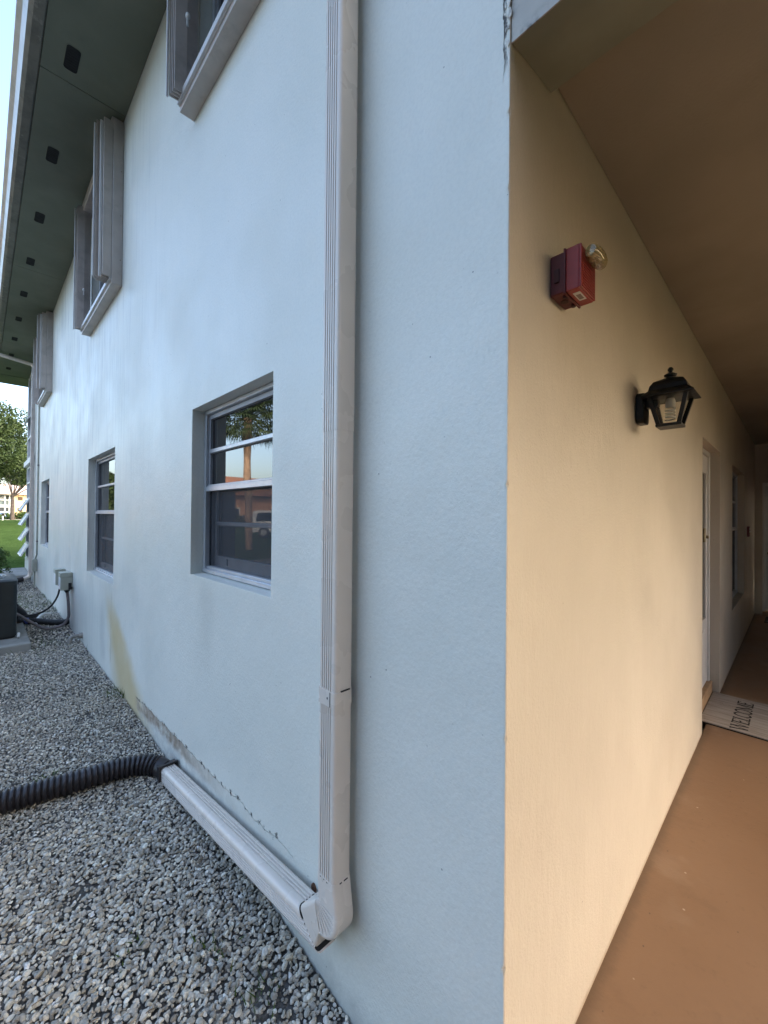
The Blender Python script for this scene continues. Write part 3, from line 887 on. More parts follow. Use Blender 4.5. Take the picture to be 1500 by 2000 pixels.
# ------------------------------------------------------------------ storm shutters upstairs
def shutter(x0, x1, zb, label, near=True):
    t = thing('storm_shutter', label, 'shutter', (0.5 * (x0 + x1), 0, zb), 'accordion storm shutters on the upper windows')
    zt = 4.60
    tr = MB(); prof = [(0.0, zb), (-0.072, zb), (-0.072, zb + 0.045), (-0.064, zb + 0.045), (-0.064, zb + 0.03), (0.0, zb + 0.03)]
    tr.prism([(x0, y - 0.001, z) for y, z in prof], (x1 - x0, 0, 0)); obj('bottom_track', tr, SHUT, t)
    lp = MB(); lp.box(x0 + 0.002, x1 - 0.002, -0.088, -0.080, zb + 0.03, zb + 0.062); lp.box(x0 + 0.002, x1 - 0.002, -0.080, -0.0725, zb + 0.026, zb + 0.034)
    obj('track_lip', lp, SHUT_EDGE, t)
    hd = MB(); hd.box(x0, x1, -0.085, -0.001, zt - 0.10, zt); obj('header_track', hd, SHUT, t, bevel=0.003, seg=1)
    # far stack of folded blades
    for k in range(4):
        xa = x0 + 0.012 + k * 0.020
        mb = MB(); zz0, zz1 = zb + 0.035, zt - 0.06
        y_out = -0.132 + 0.002 * k
        mb.prism([(xa, -0.018, zz0), (xa + 0.004, -0.014, zz0), (xa + 0.014, -0.07, zz0), (xa + 0.006, y_out, zz0), (xa + 0.001, y_out, zz0), (xa + 0.009, -0.07, zz0)], (0, 0, zz1 - zz0))
        obj('blade', mb, SHUT, t)
    ed = MB(); ed.box(x0 + 0.006, x0 + 0.016, -0.146, -0.134, zb + 0.028, zt - 0.07); obj('edge_post', ed, SHUT_EDGE, t, bevel=0.002, seg=1)
    kn = MB(); kn.lathe([(0.0, 0), (0.010, 0.0), (0.012, 0.010), (0.007, 0.018), (0.0, 0.020)], n=12)
    kn.v = [(x0 + 0.10 + p[2], -0.075 + p[0], zb + 0.42 + p[1] * 1.3) for p in kn.v]; kn.box(x0 + 0.100, x0 + 0.108, -0.079, -0.071, zb + 0.37, zb + 0.41)
    obj('lock_knob', kn, WHITE, t, smooth=True)
    if near:
        zz0, zz1 = zb + 0.001, zt - 0.02
        mb = MB(); mb.box(x1 - 0.012, x1 + 0.004, -0.0735, -0.001, zz0, zz1); obj('end_panel', mb, SHUT, t, bevel=0.003, seg=1)
        mb = MB(); mb.box(x1 - 0.016, x1 + 0.001, -0.138, -0.0755, zb + 0.045, zz1 - 0.02); obj('end_panel', mb, SHUT, t, bevel=0.003, seg=1)
        for k in range(5):
            xa = x1 - 0.026 - k * 0.022
            mb = MB(); za, zc = zb + 0.038, zt - 0.06
            yo = -0.160 - (0.018 if k % 2 else 0.0)
            mb.prism([(xa, -0.018, za), (xa - 0.004, -0.014, za), (xa - 0.014, -0.08, za), (xa - 0.006, yo, za), (xa - 0.001, yo, za), (xa - 0.009, -0.08, za)], (0, 0, zc - za))
            obj('blade', mb, SHUT, t)
        ed = MB(); ed.box(x1 - 0.022, x1 - 0.010, -0.158, -0.140, zb + 0.028, zt - 0.07); obj('edge_post', ed, SHUT_EDGE, t, bevel=0.002, seg=1)
        ed = MB(); ed.box(x1 - 0.072, x1 - 0.060, -0.192, -0.180, zb + 0.035, zt - 0.08); obj('edge_post', ed, SHUT_EDGE, t, bevel=0.002, seg=1)
        sc = MB()
        for z in np.arange(zb + 0.2, zt - 0.1, 0.36): sc.box(x1 + 0.004, x1 + 0.0065, -0.020, -0.013, z, z + 0.007)
        obj('screw', sc, BRASS, t)
    return t


shutter(-1.862, -0.58, 3.545, 'beige accordion shutter cut off by the top of the photo, above the small window')
shutter(-4.762, -3.418, 3.262, 'beige accordion shutter with a tall folded stack, above the second ground floor window')
shutter(-9.19, -7.88, 3.33, 'farthest beige accordion shutter, nearly end-on beside the far downspout')

# ------------------------------------------------------------------ gutter
gt = thing('gutter', 'stained grey aluminium roof gutter along the eave with a bright outer lip', 'gutter', (-5.3, -0.6, 4.62))
prof = [(-0.562, 4.745), (-0.562, 4.634), (-0.615, 4.634), (-0.640, 4.652), (-0.662, 4.70), (-0.690, 4.722), (-0.690, 4.745), (-0.684, 4.745), (-0.684, 4.726), (-0.657, 4.704), (-0.635, 4.656), (-0.612, 4.638), (-0.566, 4.638), (-0.566, 4.745)]
GY = -0.003
prof = [(y * 1.0 + 0.018, z - 0.018) for y, z in prof]
mb = MB(); mb.prism([(-10.95, y, z) for y, z in prof[:4]] + [(-10.95, y, z) for y, z in prof[-4:]], (13.9, 0, 0)); obj('trough', mb, GUTTER, gt)
mb = MB(); mb.prism([(-10.95, y, z) for y, z in prof[3:11]], (13.9, 0, 0)); obj('outer_lip', mb, simple('pale_gutter_face', (0.50, 0.49, 0.48), 0.35, 0.2, 0.1, 6, dirt=(0.25, 0.24, 0.2)), gt)
mb = MB(); mb.box(-10.957, -10.949, -0.68, -0.54, 4.615, 4.73); obj('end_cap', mb, GUTTER, gt)

# ------------------------------------------------------------------ near downspout
def spout_profile(x0, x1, yf, yb, ng=5, depth=0.0065):
    """Closed outline of a fluted rectangular pipe; grooves on the front (yf) face and rounded corners."""
    r = 0.010; pts = []
    def arc(cx, cy, a0, a1, n=5):
        for k in range(n + 1):
            a = R(lerp(a0, a1, k / n)); pts.append((cx + r * math.cos(a), cy + r * math.sin(a)))
    arc(x0 + r, yf + r, 180, 270)
    w = (x1 - x0 - 2 * r - 0.008); g = w / ng
    for k in range(ng):
        s = x0 + r + 0.002 + k * g
        pts.extend([(s + g * 0.34, yf), (s + g * 0.44, yf + depth), (s + g * 0.62, yf + depth), (s + g * 0.72, yf)])
    arc(x1 - r, yf + r, 270, 360)
    arc(x1 - r, yb - r, 0, 90)
    arc(x0 + r, yb - r, 90, 180)
    return pts


ds = thing('downspout', 'tall cream downspout strapped to the blue wall, its elbow feeding a pipe along the foot', 'downspout', (-0.516, -0.05, 0.15))
PX0, PX1, PYF, PYB = -0.556, -0.478, -0.084, -0.020
pr = spout_profile(PX0, PX1, PYF, PYB)
def ext(pr, za, zb, grow=0.0, cx=-0.517, cy=-0.052):
    mb = MB(); q = [(cx + (x - cx) * (1 + grow), cy + (y - cy) * (1 + grow)) for x, y in pr]
    mb.prism([(x, y, za) for x, y in q], (0, 0, zb - za)); return mb
obj('pipe', ext(pr, 1.664, 4.56, 0.035), DOWN, ds, smooth=True)
obj('pipe', ext(pr, 0.372, 1.664), DOWN, ds, smooth=True)
# strap band
bd = spout_profile(PX0 - 0.0025, PX1 + 0.0025, PYF - 0.0025, PYB, ng=1, depth=0.0001)
obj('strap', ext(bd, 0.872, 0.916), DOWN, ds, smooth=True)
mb = MB(); mb.box(-0.499, -0.4965, PYF - 0.0034, PYF - 0.002, 0.873, 0.915); mb.box(-0.5125, -0.5085, PYF - 0.0032, PYF - 0.002, 0.892, 0.898)
mb.box(PX1 - 0.006, PX1 + 0.0035, PYB - 0.044, PYB - 0.012, 0.9155, 0.9185)
obj('strap_gap', mb, DARK, ds)['kind'] = 'stuff'
# pleated elbow turning down the wall towards the far end
el = MB(); rings = []
piv = Vector((PX0 - 0.004, 0, 0.300)); n_pl = 7; turn = 74
pe = spout_profile(PX0 - 0.001, PX1 + 0.001, PYF - 0.001, PYB + 0.001, ng=8, depth=0.0)
rings.append([(x, y, 0.378) for x, y in pe])
for k in range(n_pl * 4 + 1):
    f = k / (n_pl * 4); a = R(turn * f)
    pleat = (0.0, 0.0, 1.0, 0.0)[k % 4] if 0 < k < n_pl * 4 else 0.0
    ring = []
    for x, y in pe:
        rx = x - piv.x
        cut = min(1.0, max(0.0, (0.073 - rx) / 0.012)) * min(1.0, rx / 0.012)
        yy = y + (0.0115 * pleat * cut - 0.006 * f if y < -0.07 else 0)
        rad = rx * (1.12 + 0.14 * math.sin(math.pi * f)) + 0.004
        ring.append((piv.x + rad * math.cos(a), yy, piv.z - rad * math.sin(a)))
    rings.append(ring)
I_, O_ = Vector((-0.636, 0, 0.228)), Vector((-0.556, 0, 0.142))
rings.append([tuple(I_.lerp(O_, (x - piv.x) / 0.083) + Vector((0, y - (0.006 if y < -0.07 else 0), 0))) for x, y in pe])
el.loft(rings, cap=True)
obj('elbow', el, DOWN, ds)
mb = MB()
for xx, w in ((-0.538, .004), (-0.522, .004), (-0.508, .005)): mb.box(xx, xx + w, PYF - 0.0015, PYF + 0.002, 0.3715, 0.374)
for yy, w in ((-0.062, .008), (-0.047, .014)): mb.box(PX1 - 0.002, PX1 + 0.0022, yy, yy + w, 0.371, 0.375)
obj('seam_gap', mb, DARK, ds)
# leader pipe sloping away along the foot of the wall
lead = MB(); A_ = Vector((-0.545, 0, 0.150)); B_ = Vector((-1.955, 0, -0.024))
ax = (B_ - A_).normalized(); upv = Vector((0, 0, 1)); upv = (upv - ax * upv.dot(ax)).normalized()
r = 0.012; H, Y0, Y1 = 0.078, -0.094, -0.020
out = []
def arc2(cy, cz, a0, a1, n=5):
    for k in range(n + 1):
        a = R(lerp(a0, a1, k / n)); out.append((cy + r * math.cos(a), cz + r * math.sin(a)))
arc2(Y1 - r, r, 270, 360, 3); arc2(Y1 - r, H - r, 0, 90, 4)
for k in range(3):  # ribs on the top near the wall
    s = Y1 - r - 0.004 - k * 0.011; out += [(s, H), (s - 0.002, H - 0.005), (s - 0.005, H - 0.005), (s - 0.007, H)]
rr_ = r; r = 0.018
arc2(Y0 + r, H - r, 90, 180, 7); r = rr_
for k in range(5):  # flutes on the front
    s = H - 0.022 - k * 0.0095; out += [(Y0, s), (Y0 + 0.006, s - 0.0020), (Y0 + 0.006, s - 0.0045), (Y0, s - 0.0068)]
arc2(Y0 + r, r, 180, 270, 3)
ringA = [A_ + upv * z + Vector((0, y, 0)) + ax * (0.105 * z / H - 0.012) for y, z in out]; ringB = [B_ + upv * z + Vector((0, y, 0)) for y, z in out]
lead.loft([ringA, ringB], cap=False)
def inset(ring, c, k): return [c + (p - c) * k for p in ring]
cA = sum(ringA, Vector()) / len(ringA)
ia = inset(ringA, cA, 0.965); lead.loft([ringA, ia, [p + ax * 0.12 for p in ia]], cap=False)
obj('leader_pipe', lead, DOWN, ds, smooth=True, fix=False)
pl = MB(); pl.add([p + ax * 0.004 for p in ia], [tuple(range(len(ia)))]); obj('mouth_shade', pl, DARK, ds, fix=False)  # dark cap painting the shade inside the pipe mouth

# rust coloured hole in the wall by the elbow
rh = MB(); rh.lathe([(0.0, 0), (0.012, 0.0), (0.012, 0.004), (0.0, 0.004)], n=14)
rh.v = [(-0.684 + p[0], -p[2] - 0.0005, 0.190 + p[1] * 1.3) for p in rh.v]
obj('rusty_hole', rh, simple('rust', (0.12, 0.055, 0.03), 0.9, 0, 0.4, 60), bld)

# ------------------------------------------------------------------ corrugated drain hose
hs = thing('drain_hose', 'black corrugated drain hose curving out over the gravel from the downspout pipe', 'hose', (-2.15, -0.5, 0.04))
path = smooth_path([(-1.99, -0.058, 0.018), (-2.045, -0.085, 0.026), (-2.105, -0.155, 0.036), (-2.145, -0.27, 0.04), (-2.165, -0.42, 0.042), (-2.20, -0.60, 0.042), (-2.235, -0.82, 0.042), (-2.25, -1.1, 0.04), (-2.2, -1.6, 0.04)], 40)
# resample by arc length
acc = [0.0]
for a, b in zip(path, path[1:]): acc.append(acc[-1] + (b - a).length)
N = int(acc[-1] / 0.0062); pts, rad = [], []
for k in range(N):
    s = acc[-1] * k / (N - 1); i = min(np.searchsorted(acc, s, side='right') - 1, len(path) - 2); t = (s - acc[i]) / max(1e-9, acc[i + 1] - acc[i])
    pts.append(path[i].lerp(path[i + 1], t)); ph = k % 4; rad.append(0.045 if ph == 0 else (0.0535 if ph in (1, 2) else 0.049))
    if s < 0.06: rad[-1] = 0.047
mb = MB(); mb.tube(pts, rad, 22); obj('corrugated_tube', mb, HOSE, hs, smooth=True)
ad = MB()
ca = B_ - ax * 0.012
sq = lambda c, y0, y1, z0, z1: [c + Vector((0, y, 0)) + upv * z for y, z in ((y0, z0), (y1, z0), (y1, z1), (y0, z1))]
def collar(t, g): 
    c = ca + ax * t; return sq(c, Y0 - g, Y1 + g, -g, H + g)
ad.loft([collar(0.0, 0.003), collar(0.0, 0.012), collar(0.018, 0.012), collar(0.018, 0.009), collar(0.045, 0.009), collar(0.060, -0.004), collar(0.075, -0.02)], cap=False)
obj('adapter', ad, HOSE, hs, bevel=0.004, seg=2)

# ------------------------------------------------------------------ fire alarm horn strobe
fa = thing('fire_alarm', 'red fire alarm horn with a clear strobe bulb high on the beige wall', 'fire alarm', (0, 0.255, 2.02))
ay0, ay1, az0, az1 = 0.205, 0.304, 1.968, 2.074
mb = MB(); mb.box(0.001, 0.035, ay0 + 0.003, ay1 - 0.003, az0 + 0.003, az1 - 0.003); obj('back_box', mb, RED_DARK, fa, bevel=0.003)
mb = MB(); mb.box(0.035, 0.040, ay0 - 0.002, ay1 + 0.002, az0 - 0.003, az1 + 0.002); obj('flange', mb, RED_DARK, fa, bevel=0.0015)
mb = MB(); mb.box(0.040, 0.0715, ay0, ay1, az0, az1); obj('front_cover', mb, RED, fa, bevel=0.003)
mb = MB(); mb.box(0.0712, 0.076, ay0 + 0.001, ay0 + 0.007, az0 + 0.002, az1 - 0.001); mb.box(0.0712, 0.076, ay1 - 0.007, ay1 - 0.001, az0 + 0.002, az1 - 0.001); mb.box(0.0712, 0.076, ay0 + 0.007, ay1 - 0.007, az0 + 0.002, az0 + 0.006)
obj('rim', mb, RED, fa, bevel=0.001)
for k in range(9):
    z = az0 + 0.0085 + k * 0.0070
    mb = MB(); mb.box(0.0712, 0.0757, ay0 + 0.0075, ay1 - 0.0075, z, z + 0.0038); obj('slat', mb, RED, fa)
mb = MB(); mb.box(0.0712, 0.0745, ay0 + 0.008, ay1 - 0.008, 2.034, az1 - 0.002); obj('strobe_plate', mb, RED, fa)
mb = MB()
prof = []
for k in range(9):
    t = k / 8; a = t * math.pi
    prof.append((0.0185 * math.sin(a) ** 0.5 if 0 < t < 1 else 0.0005, -0.044 * math.cos(a)))
mb.lathe(prof, n=18); mb.v = [(0.0745 + max(0.0, p[0] + 0.0165) * 1.05, 0.262 + p[2], 2.056 + p[1] * 1.1) for p in mb.v]
obj('strobe_lens', mb, m_lens(), fa, smooth=True)
mb = MB(); mb.tube([(0.079, 0.236, 2.056), (0.083, 0.252, 2.058), (0.079, 0.262, 2.052), (0.083, 0.274, 2.056), (0.079, 0.286, 2.056)], 0.0032, 8)
obj('strobe_tube', mb, simple('pale_tube', (0.72, 0.66, 0.48), 0.2), fa, smooth=True)
mb = MB(); mb.box(0.050, 0.0665, 0.224, 0.270, az0 - 0.0008, az0 + 0.0004); lab = obj('label', mb, simple('worn_white_label', (0.62, 0.60, 0.56), 0.5), fa)
mb = MB(); mb.box(0.053, 0.0635, 0.236, 0.262, az0 - 0.0014, az0 - 0.0007); obj('print', mb, simple('grey_print', (0.22, 0.17, 0.15), 0.6), lab)
mb = MB(); mb.box(0.012, 0.024, ay0 - 0.0015, ay0 + 0.004, 2.0, 2.032); mb.tube([(0.030, 0.228, az0 + 0.004), (0.030, 0.228, az0 - 0.004)], 0.006, 10); mb.tube([(0.030, 0.283, az0 + 0.004), (0.030, 0.283, az0 - 0.004)], 0.006, 10)
mb.tube([(0.018, 0.255, az0 + 0.004), (0.018, 0.255, az0 + 0.0015)], 0.010, 14)
obj('knockout', mb, simple('dark_knockout', (0.05, 0.012, 0.012), 0.6), fa)

# ------------------------------------------------------------------ lantern
lt = thing('wall_lantern', 'black coach style wall lantern with clear panes on the beige wall', 'lamp', (0, 1.01, 1.80))
mb = MB()
pr_ = []
for cy, cz, a0 in ((1.045, 1.880, 0), (0.998, 1.880, 90), (0.998, 1.80, 180), (1.045, 1.80, 270)):
    for k in range(5):
        a = R(a0 + k * 22.5); pr_.append((0.001, cy + 0.018 * math.cos(a), cz + 0.018 * math.sin(a)))
mb.prism(pr_, (0.028, 0, 0)); obj('wall_plate', mb, BLACK, lt, bevel=0.004)
LC = (0.106, 1.022)
mb = MB(); mb.box(0.024, 0.07, 1.000, 1.044, 1.840, 1.884); obj('arm', mb, BLACK, lt, bevel=0.006)
def sqr(h, z): return [(LC[0] + sx * h, LC[1] + sy * h, z) for sx, sy in ((-1, -1), (1, -1), (1, 1), (-1, 1))]
hb, ht, zb_, zt_ = 0.031, 0.056, 1.764, 1.866
mb = MB(); mb.loft([sqr(0.066, 1.866), sqr(0.082, 1.868), sqr(0.080, 1.874), sqr(0.060, 1.892), sqr(0.056, 1.910), sqr(0.046, 1.926), sqr(0.026, 1.936), sqr(0.012, 1.942)]); obj('cap', mb, BLACK, lt, bevel=0.002)
mb = MB(); mb.lathe([(0.014, 0), (0.014, 0.006), (0.020, 0.010), (0.021, 0.015), (0.014, 0.019), (0.007, 0.022), (0.006, 0.026), (0.0095, 0.031), (0.0095, 0.036), (0.005, 0.042), (0.0, 0.043)], (LC[0], LC[1], 1.940), 16); obj('finial', mb, BLACK, lt, smooth=True)
for sx, sy in ((-1, -1), (1, -1), (1, 1), (-1, 1)):
    mb = MB(); a = Vector((LC[0] + sx * hb, LC[1] + sy * hb, zb_)); b = Vector((LC[0] + sx * ht, LC[1] + sy * ht, zt_))
    w = 0.0065
    mb.loft([[a + Vector((i * w, j * w, 0)) for i, j in ((-1, -1), (1, -1), (1, 1), (-1, 1))], [b + Vector((i * w, j * w, 0)) for i, j in ((-1, -1), (1, -1), (1, 1), (-1, 1))]]); obj('corner_bar', mb, BLACK, lt)
mb = MB(); mb.loft([sqr(hb + 0.008, 1.7585), sqr(hb + 0.009, 1.766), sqr(hb + 0.004, 1.770)]); obj('base_plate', mb, BLACK, lt)
LG = m_clear_glass('lantern_glass', (0.93, 0.92, 0.88))
for (p, q) in (((-1, -1), (1, -1)), ((1, -1), (1, 1)), ((1, 1), (-1, 1)), ((-1, 1), (-1, -1))):
    mb = MB(); P = lambda s, h, z: (LC[0] + s[0] * h, LC[1] + s[1] * h, z)
    mb.quad(P(p, hb - 0.001, 1.770), P(q, hb - 0.001, 1.770), P(q, ht - 0.001, zt_), P(p, ht - 0.001, zt_)); obj('pane', mb, LG, lt, fix=False)
mb = MB(); mb.lathe([(0.014, 0.0), (0.016, 0.004), (0.016, 0.022), (0.012, 0.034), (0.0, 0.036)], (LC[0], LC[1], 1.832), 16); obj('socket', mb, simple('pale_socket', (0.5, 0.47, 0.42), 0.5), lt, smooth=True)
hel = [(LC[0] + 0.0145 * math.cos(t), LC[1] + 0.0145 * math.sin(t), 1.828 - 0.042 * t / 22) for t in np.linspace(0, 22, 90)]
mb = MB(); mb.tube(hel, 0.0036, 8); obj('spiral_bulb', mb, simple('white_lamp_tube', (0.80, 0.77, 0.70), 0.25), lt, smooth=True)

# ------------------------------------------------------------------ pull station
ps = thing('fire_pull_station', 'small dark red fire pull station on the beige wall beyond the window', 'pull station', (0, 6.15, 1.27))
mb = MB(); mb.box(0.001, 0.024, 6.08, 6.20, 1.195, 1.325); obj('housing', mb, simple('maroon_housing', (0.20, 0.02, 0.025), 0.4), ps, bevel=0.004)
mb = MB(); mb.box(0.024, 0.033, 6.10, 6.18, 1.250, 1.268); mb.box(0.024, 0.028, 6.11, 6.17, 1.278, 1.305); obj('pull_handle', mb, WHITE, ps, bevel=0.002)

# ------------------------------------------------------------------ doormats
dm = thing('door_mat', 'white plank print doormat lettered in black, in front of the white storm door', 'doormat', (0.2, 3.13, 0))
mb = MB(); mb.box(-0.040, 0.42, 2.797, 3.468, 0.0045, 0.0105); obj('mat', mb, m_mat(), dm, bevel=0.0015, seg=1)
mb = MB(); mb.box(-0.043, 0.423, 2.790, 3.471, 0.001, 0.0048); obj('rubber_backing', mb, RUBBER, dm)
# lettering: thin tall serif capitals, read from the walkway with the tops towards the door
def letters():
    mb = MB(); z = 0.0112
    S = {}
    def line(p, q, w): return ('l', p, q, w)
    th_, tk = 0.035, 0.075
    S['W'] = (1.15, [line((0.10, 1), (0.36, 0), tk), line((0.36, 0), (0.58, 0.9), th_), line((0.58, 1), (0.82, 0), tk), line((0.82, 0), (1.08, 1), th_), line((0, 1), (0.22, 1), th_), (line((0.46, 1), (0.68, 1), th_)), line((0.98, 1), (1.16, 1), th_)])
    S['E'] = (0.62, [line((0.14, 0), (0.14, 1), tk), line((0.02, 0.02), (0.54, 0.02), th_), line((0.02, 0.98), (0.52, 0.98), th_), line((0.14, 0.52), (0.40, 0.52), th_), line((0.54, 0), (0.54, 0.20), th_), line((0.52, 0.82), (0.52, 1), th_), line((0.40, 0.43), (0.40, 0.61), th_)])
    S['L'] = (0.58, [line((0.14, 0), (0.14, 1), tk), line((0.02, 0.02), (0.50, 0.02), th_), line((0.02, 0.98), (0.28, 0.98), th_), line((0.50, 0), (0.50, 0.22), th_)])
    def ell(a0, a1, rx, cx): return [line((cx + rx * math.cos(R(lerp(a0, a1, k / 16))), 0.5 + 0.5 * math.sin(R(lerp(a0, a1, k / 16)))), (cx + rx * math.cos(R(lerp(a0, a1, (k + 1) / 16))), 0.5 + 0.5 * math.sin(R(lerp(a0, a1, (k + 1) / 16)))), 0.055) for k in range(16)]
    S['C'] = (0.64, ell(45, 315, 0.29, 0.32) + [line((0.53, 0.74), (0.53, 0.96), th_)])
    S['O'] = (0.70, ell(0, 360, 0.30, 0.34))
    S['M'] = (1.02, [line((0.12, 0), (0.12, 1), th_), line((0.12, 1), (0.48, 0.05), tk), line((0.48, 0.05), (0.84, 1), th_), line((0.84, 0), (0.84, 1), tk), line((0, 0.02), (0.24, 0.02), th_), line((0.72, 0.02), (0.98, 0.02), th_)])
    word = 'WELCOME'; tot = sum(S[c][0] for c in word); span = 0.585; hgt = 0.088; k = span / tot
    y = 2.815; idx = 0
    for c in word:
        w, segs = S[c]
        for _, p, q, wd in segs:
            a = Vector((0.210 - p[1] * hgt, y + p[0] * k)); b = Vector((0.210 - q[1] * hgt, y + q[0] * k))
            d = (b - a).normalized(); n = Vector((-d.y, d.x)) * wd * 0.115
            e = d * 0.0012; idx += 1
            zz = z + idx * 0.000004
            mb.quad((*(a - e + n), zz), (*(b + e + n), zz), (*(b + e - n), zz), (*(a - e - n), zz))
        y += w * k
    return mb
obj('lettering', letters(), simple('black_print', (0.02, 0.014, 0.010), 0.85), dm, fix=False)
d3 = thing('door_mat', 'small dark bordered mat by the slatted door at the end of the walkway', 'doormat', (0.4, 7.1, 0))
mb = MB(); mb.box(0.13, 0.80, 6.86, 7.30, 0.001, 0.008); obj('border', mb, RUBBER, d3)
mb = MB(); mb.box(0.165, 0.765, 6.90, 7.26, 0.0085, 0.012); obj('mat', mb, simple('pale_mat', (0.5, 0.47, 0.43), 0.9), d3)

# ------------------------------------------------------------------ air conditioner on its pad
pad = MB(); pad.box(-6.22, -5.00, -1.42, -0.41, -0.02, 0.105)
tag(obj('concrete_pad', pad, CONC, bevel=0.012), 'mossy concrete pad on the gravel under the air conditioner', 'concrete pad')
ac = thing('air_conditioner', 'dark air conditioner condenser standing on a concrete pad at the left edge', 'air conditioner', (-5.65, -0.86, 0.106))
AX0, AX1, AY0, AY1 = -6.03, -5.31, -1.24, -0.505
def rrect(x0, x1, y0, y1, rad, z, n=5):
    out = []
    for cx, cy, a0 in ((x1 - rad, y1 - rad, 0), (x0 + rad, y1 - rad, 90), (x0 + rad, y0 + rad, 180), (x1 - rad, y0 + rad, 270)):
        for k in range(n): a = R(a0 + 90 * k / (n - 1)); out.append((cx + rad * math.cos(a), cy + rad * math.sin(a), z))
    return out
mb = MB(); mb.loft([rrect(AX0 + .01, AX1 - .01, AY0 + .01, AY1 - .01, 0.06, 0.107), rrect(AX0 + .01, AX1 - .01, AY0 + .01, AY1 - .01, 0.06, 0.15)]); obj('base', mb, DARK, ac)
mb = MB(); mb.loft([rrect(AX0 + .02, AX1 - .02, AY0 + .02, AY1 - .02, 0.06, 0.15), rrect(AX0 + .02, AX1 - .02, AY0 + .02, AY1 - .02, 0.06, 0.665)]); obj('coil', mb, DARK, ac)
for (xa, xb, ya, yb) in ((AX1 - 0.16, AX1, AY1 - 0.16, AY1), (AX0, AX0 + 0.12, AY1 - 0.12, AY1), (AX1 - 0.12, AX1, AY0, AY0 + 0.12), (AX0, AX0 + 0.12, AY0, AY0 + 0.12)):
    mb = MB(); mb.loft([rrect(xa, xb, ya, yb, 0.035, 0.13), rrect(xa, xb, ya, yb, 0.035, 0.668)]); obj('corner_panel', mb, AC_DARK, ac)
for k in range(22):
    z = 0.165 + k * 0.0228
    mb = MB()
    mb.loft([rrect(AX0 + .004, AX1 - .004, AY0 + .004, AY1 - .004, 0.055, z), rrect(AX0 + .004, AX1 - .004, AY0 + .004, AY1 - .004, 0.055, z + 0.007)]); obj('louvre', mb, AC_DARK, ac)
mb = MB(); mb.loft([rrect(AX0 - .006, AX1 + .006, AY0 - .006, AY1 + .006, 0.07, 0.668), rrect(AX0 - .006, AX1 + .006, AY0 - .006, AY1 + .006, 0.07, 0.700), rrect(AX0 + .03, AX1 - .03, AY0 + .03, AY1 - .03, 0.07, 0.716)]); obj('top_cover', mb, AC_DARK, ac, smooth=True)
cx, cy = (AX0 + AX1) / 2, (AY0 + AY1) / 2
mb = MB()
for rr in np.linspace(0.05, 0.29, 9):
    mb.tube([(cx + rr * math.cos(t), cy + rr * math.sin(t), 0.724) for t in np.linspace(0, 2 * math.pi, 37)], 0.0035, 6, cap=False)
for k in range(6):
    a = k * math.pi / 3; mb.tube([(cx + .03 * math.cos(a), cy + .03 * math.sin(a), 0.722), (cx + .31 * math.cos(a), cy + .31 * math.sin(a), 0.720)], 0.004, 6)
obj('fan_grille', mb, simple('pale_grille_wire', (0.42, 0.44, 0.44), 0.3, 0.4), ac, smooth=True)
mb = MB(); mb.tube([(AX1 - 0.04, AY1 + 0.006, 0.118), (AX1 + 0.01, AY1 + 0.016, 0.150), (AX1 + 0.05, AY1 + 0.01, 0.118)], 0.012, 8); obj('foot_clip', mb, PVC, ac, smooth=True)

# disconnect boxes on the wall
GRP = 'grey electrical disconnect boxes on the wall'
def dbox(xr, z0, z1, dep, label):
    t = thing('disconnect_box', label, 'electrical box', (xr - 0.08, 0, z0), GRP)
    mb = MB(); mb.box(xr - 0.17, xr, -dep, -0.001, z0, z1); obj('case', mb, UTIL, t, bevel=0.006)
    mb = MB(); mb.box(xr - 0.176, xr + 0.004, -dep - 0.006, -dep * 0.12, z1 - 0.05, z1 + 0.004); obj('lid', mb, UTIL, t, bevel=0.004)
    mb = MB(); mb.box(xr - 0.16, xr - 0.02, -dep - 0.0045, -dep + 0.002, z0 + 0.01, z1 - 0.055); obj('cover', mb, WHITE, t, bevel=0.002)
    mb = MB(); mb.tube([(xr - 0.06, -0.045, z0 + 0.004), (xr - 0.06, -0.045, z0 - 0.035)], 0.019, 12); mb.box(xr - 0.085, xr - 0.035, -0.07, -0.02, z0 - 0.020, z0 - 0.006); obj('fitting', mb, RUBBER, t, smooth=True)
    return t
dbox(-5.62, 0.505, 0.708, 0.112, 'nearer grey box with a brown conduit looping from it, right one of the pair')
dbox(-6.17, 0.500, 0.694, 0.100, 'farther grey box with a thin black cable, partly behind its nearer neighbour')
mb = MB(); mb.tube([(-5.58, -0.030, 0.555), (-5.54, -0.035, 0.555)], 0.012, 10); mb.box(-5.545, -5.53, -0.05, -0.02, 0.52, 0.60)
mb.tube([(-5.60, -0.02, 0.54), (-5.53, -0.02, 0.54)], 0.010, 10)
tag(obj('hose_tap', mb, DARK), 'small dark hose tap sticking out beside the nearer grey box', 'tap')

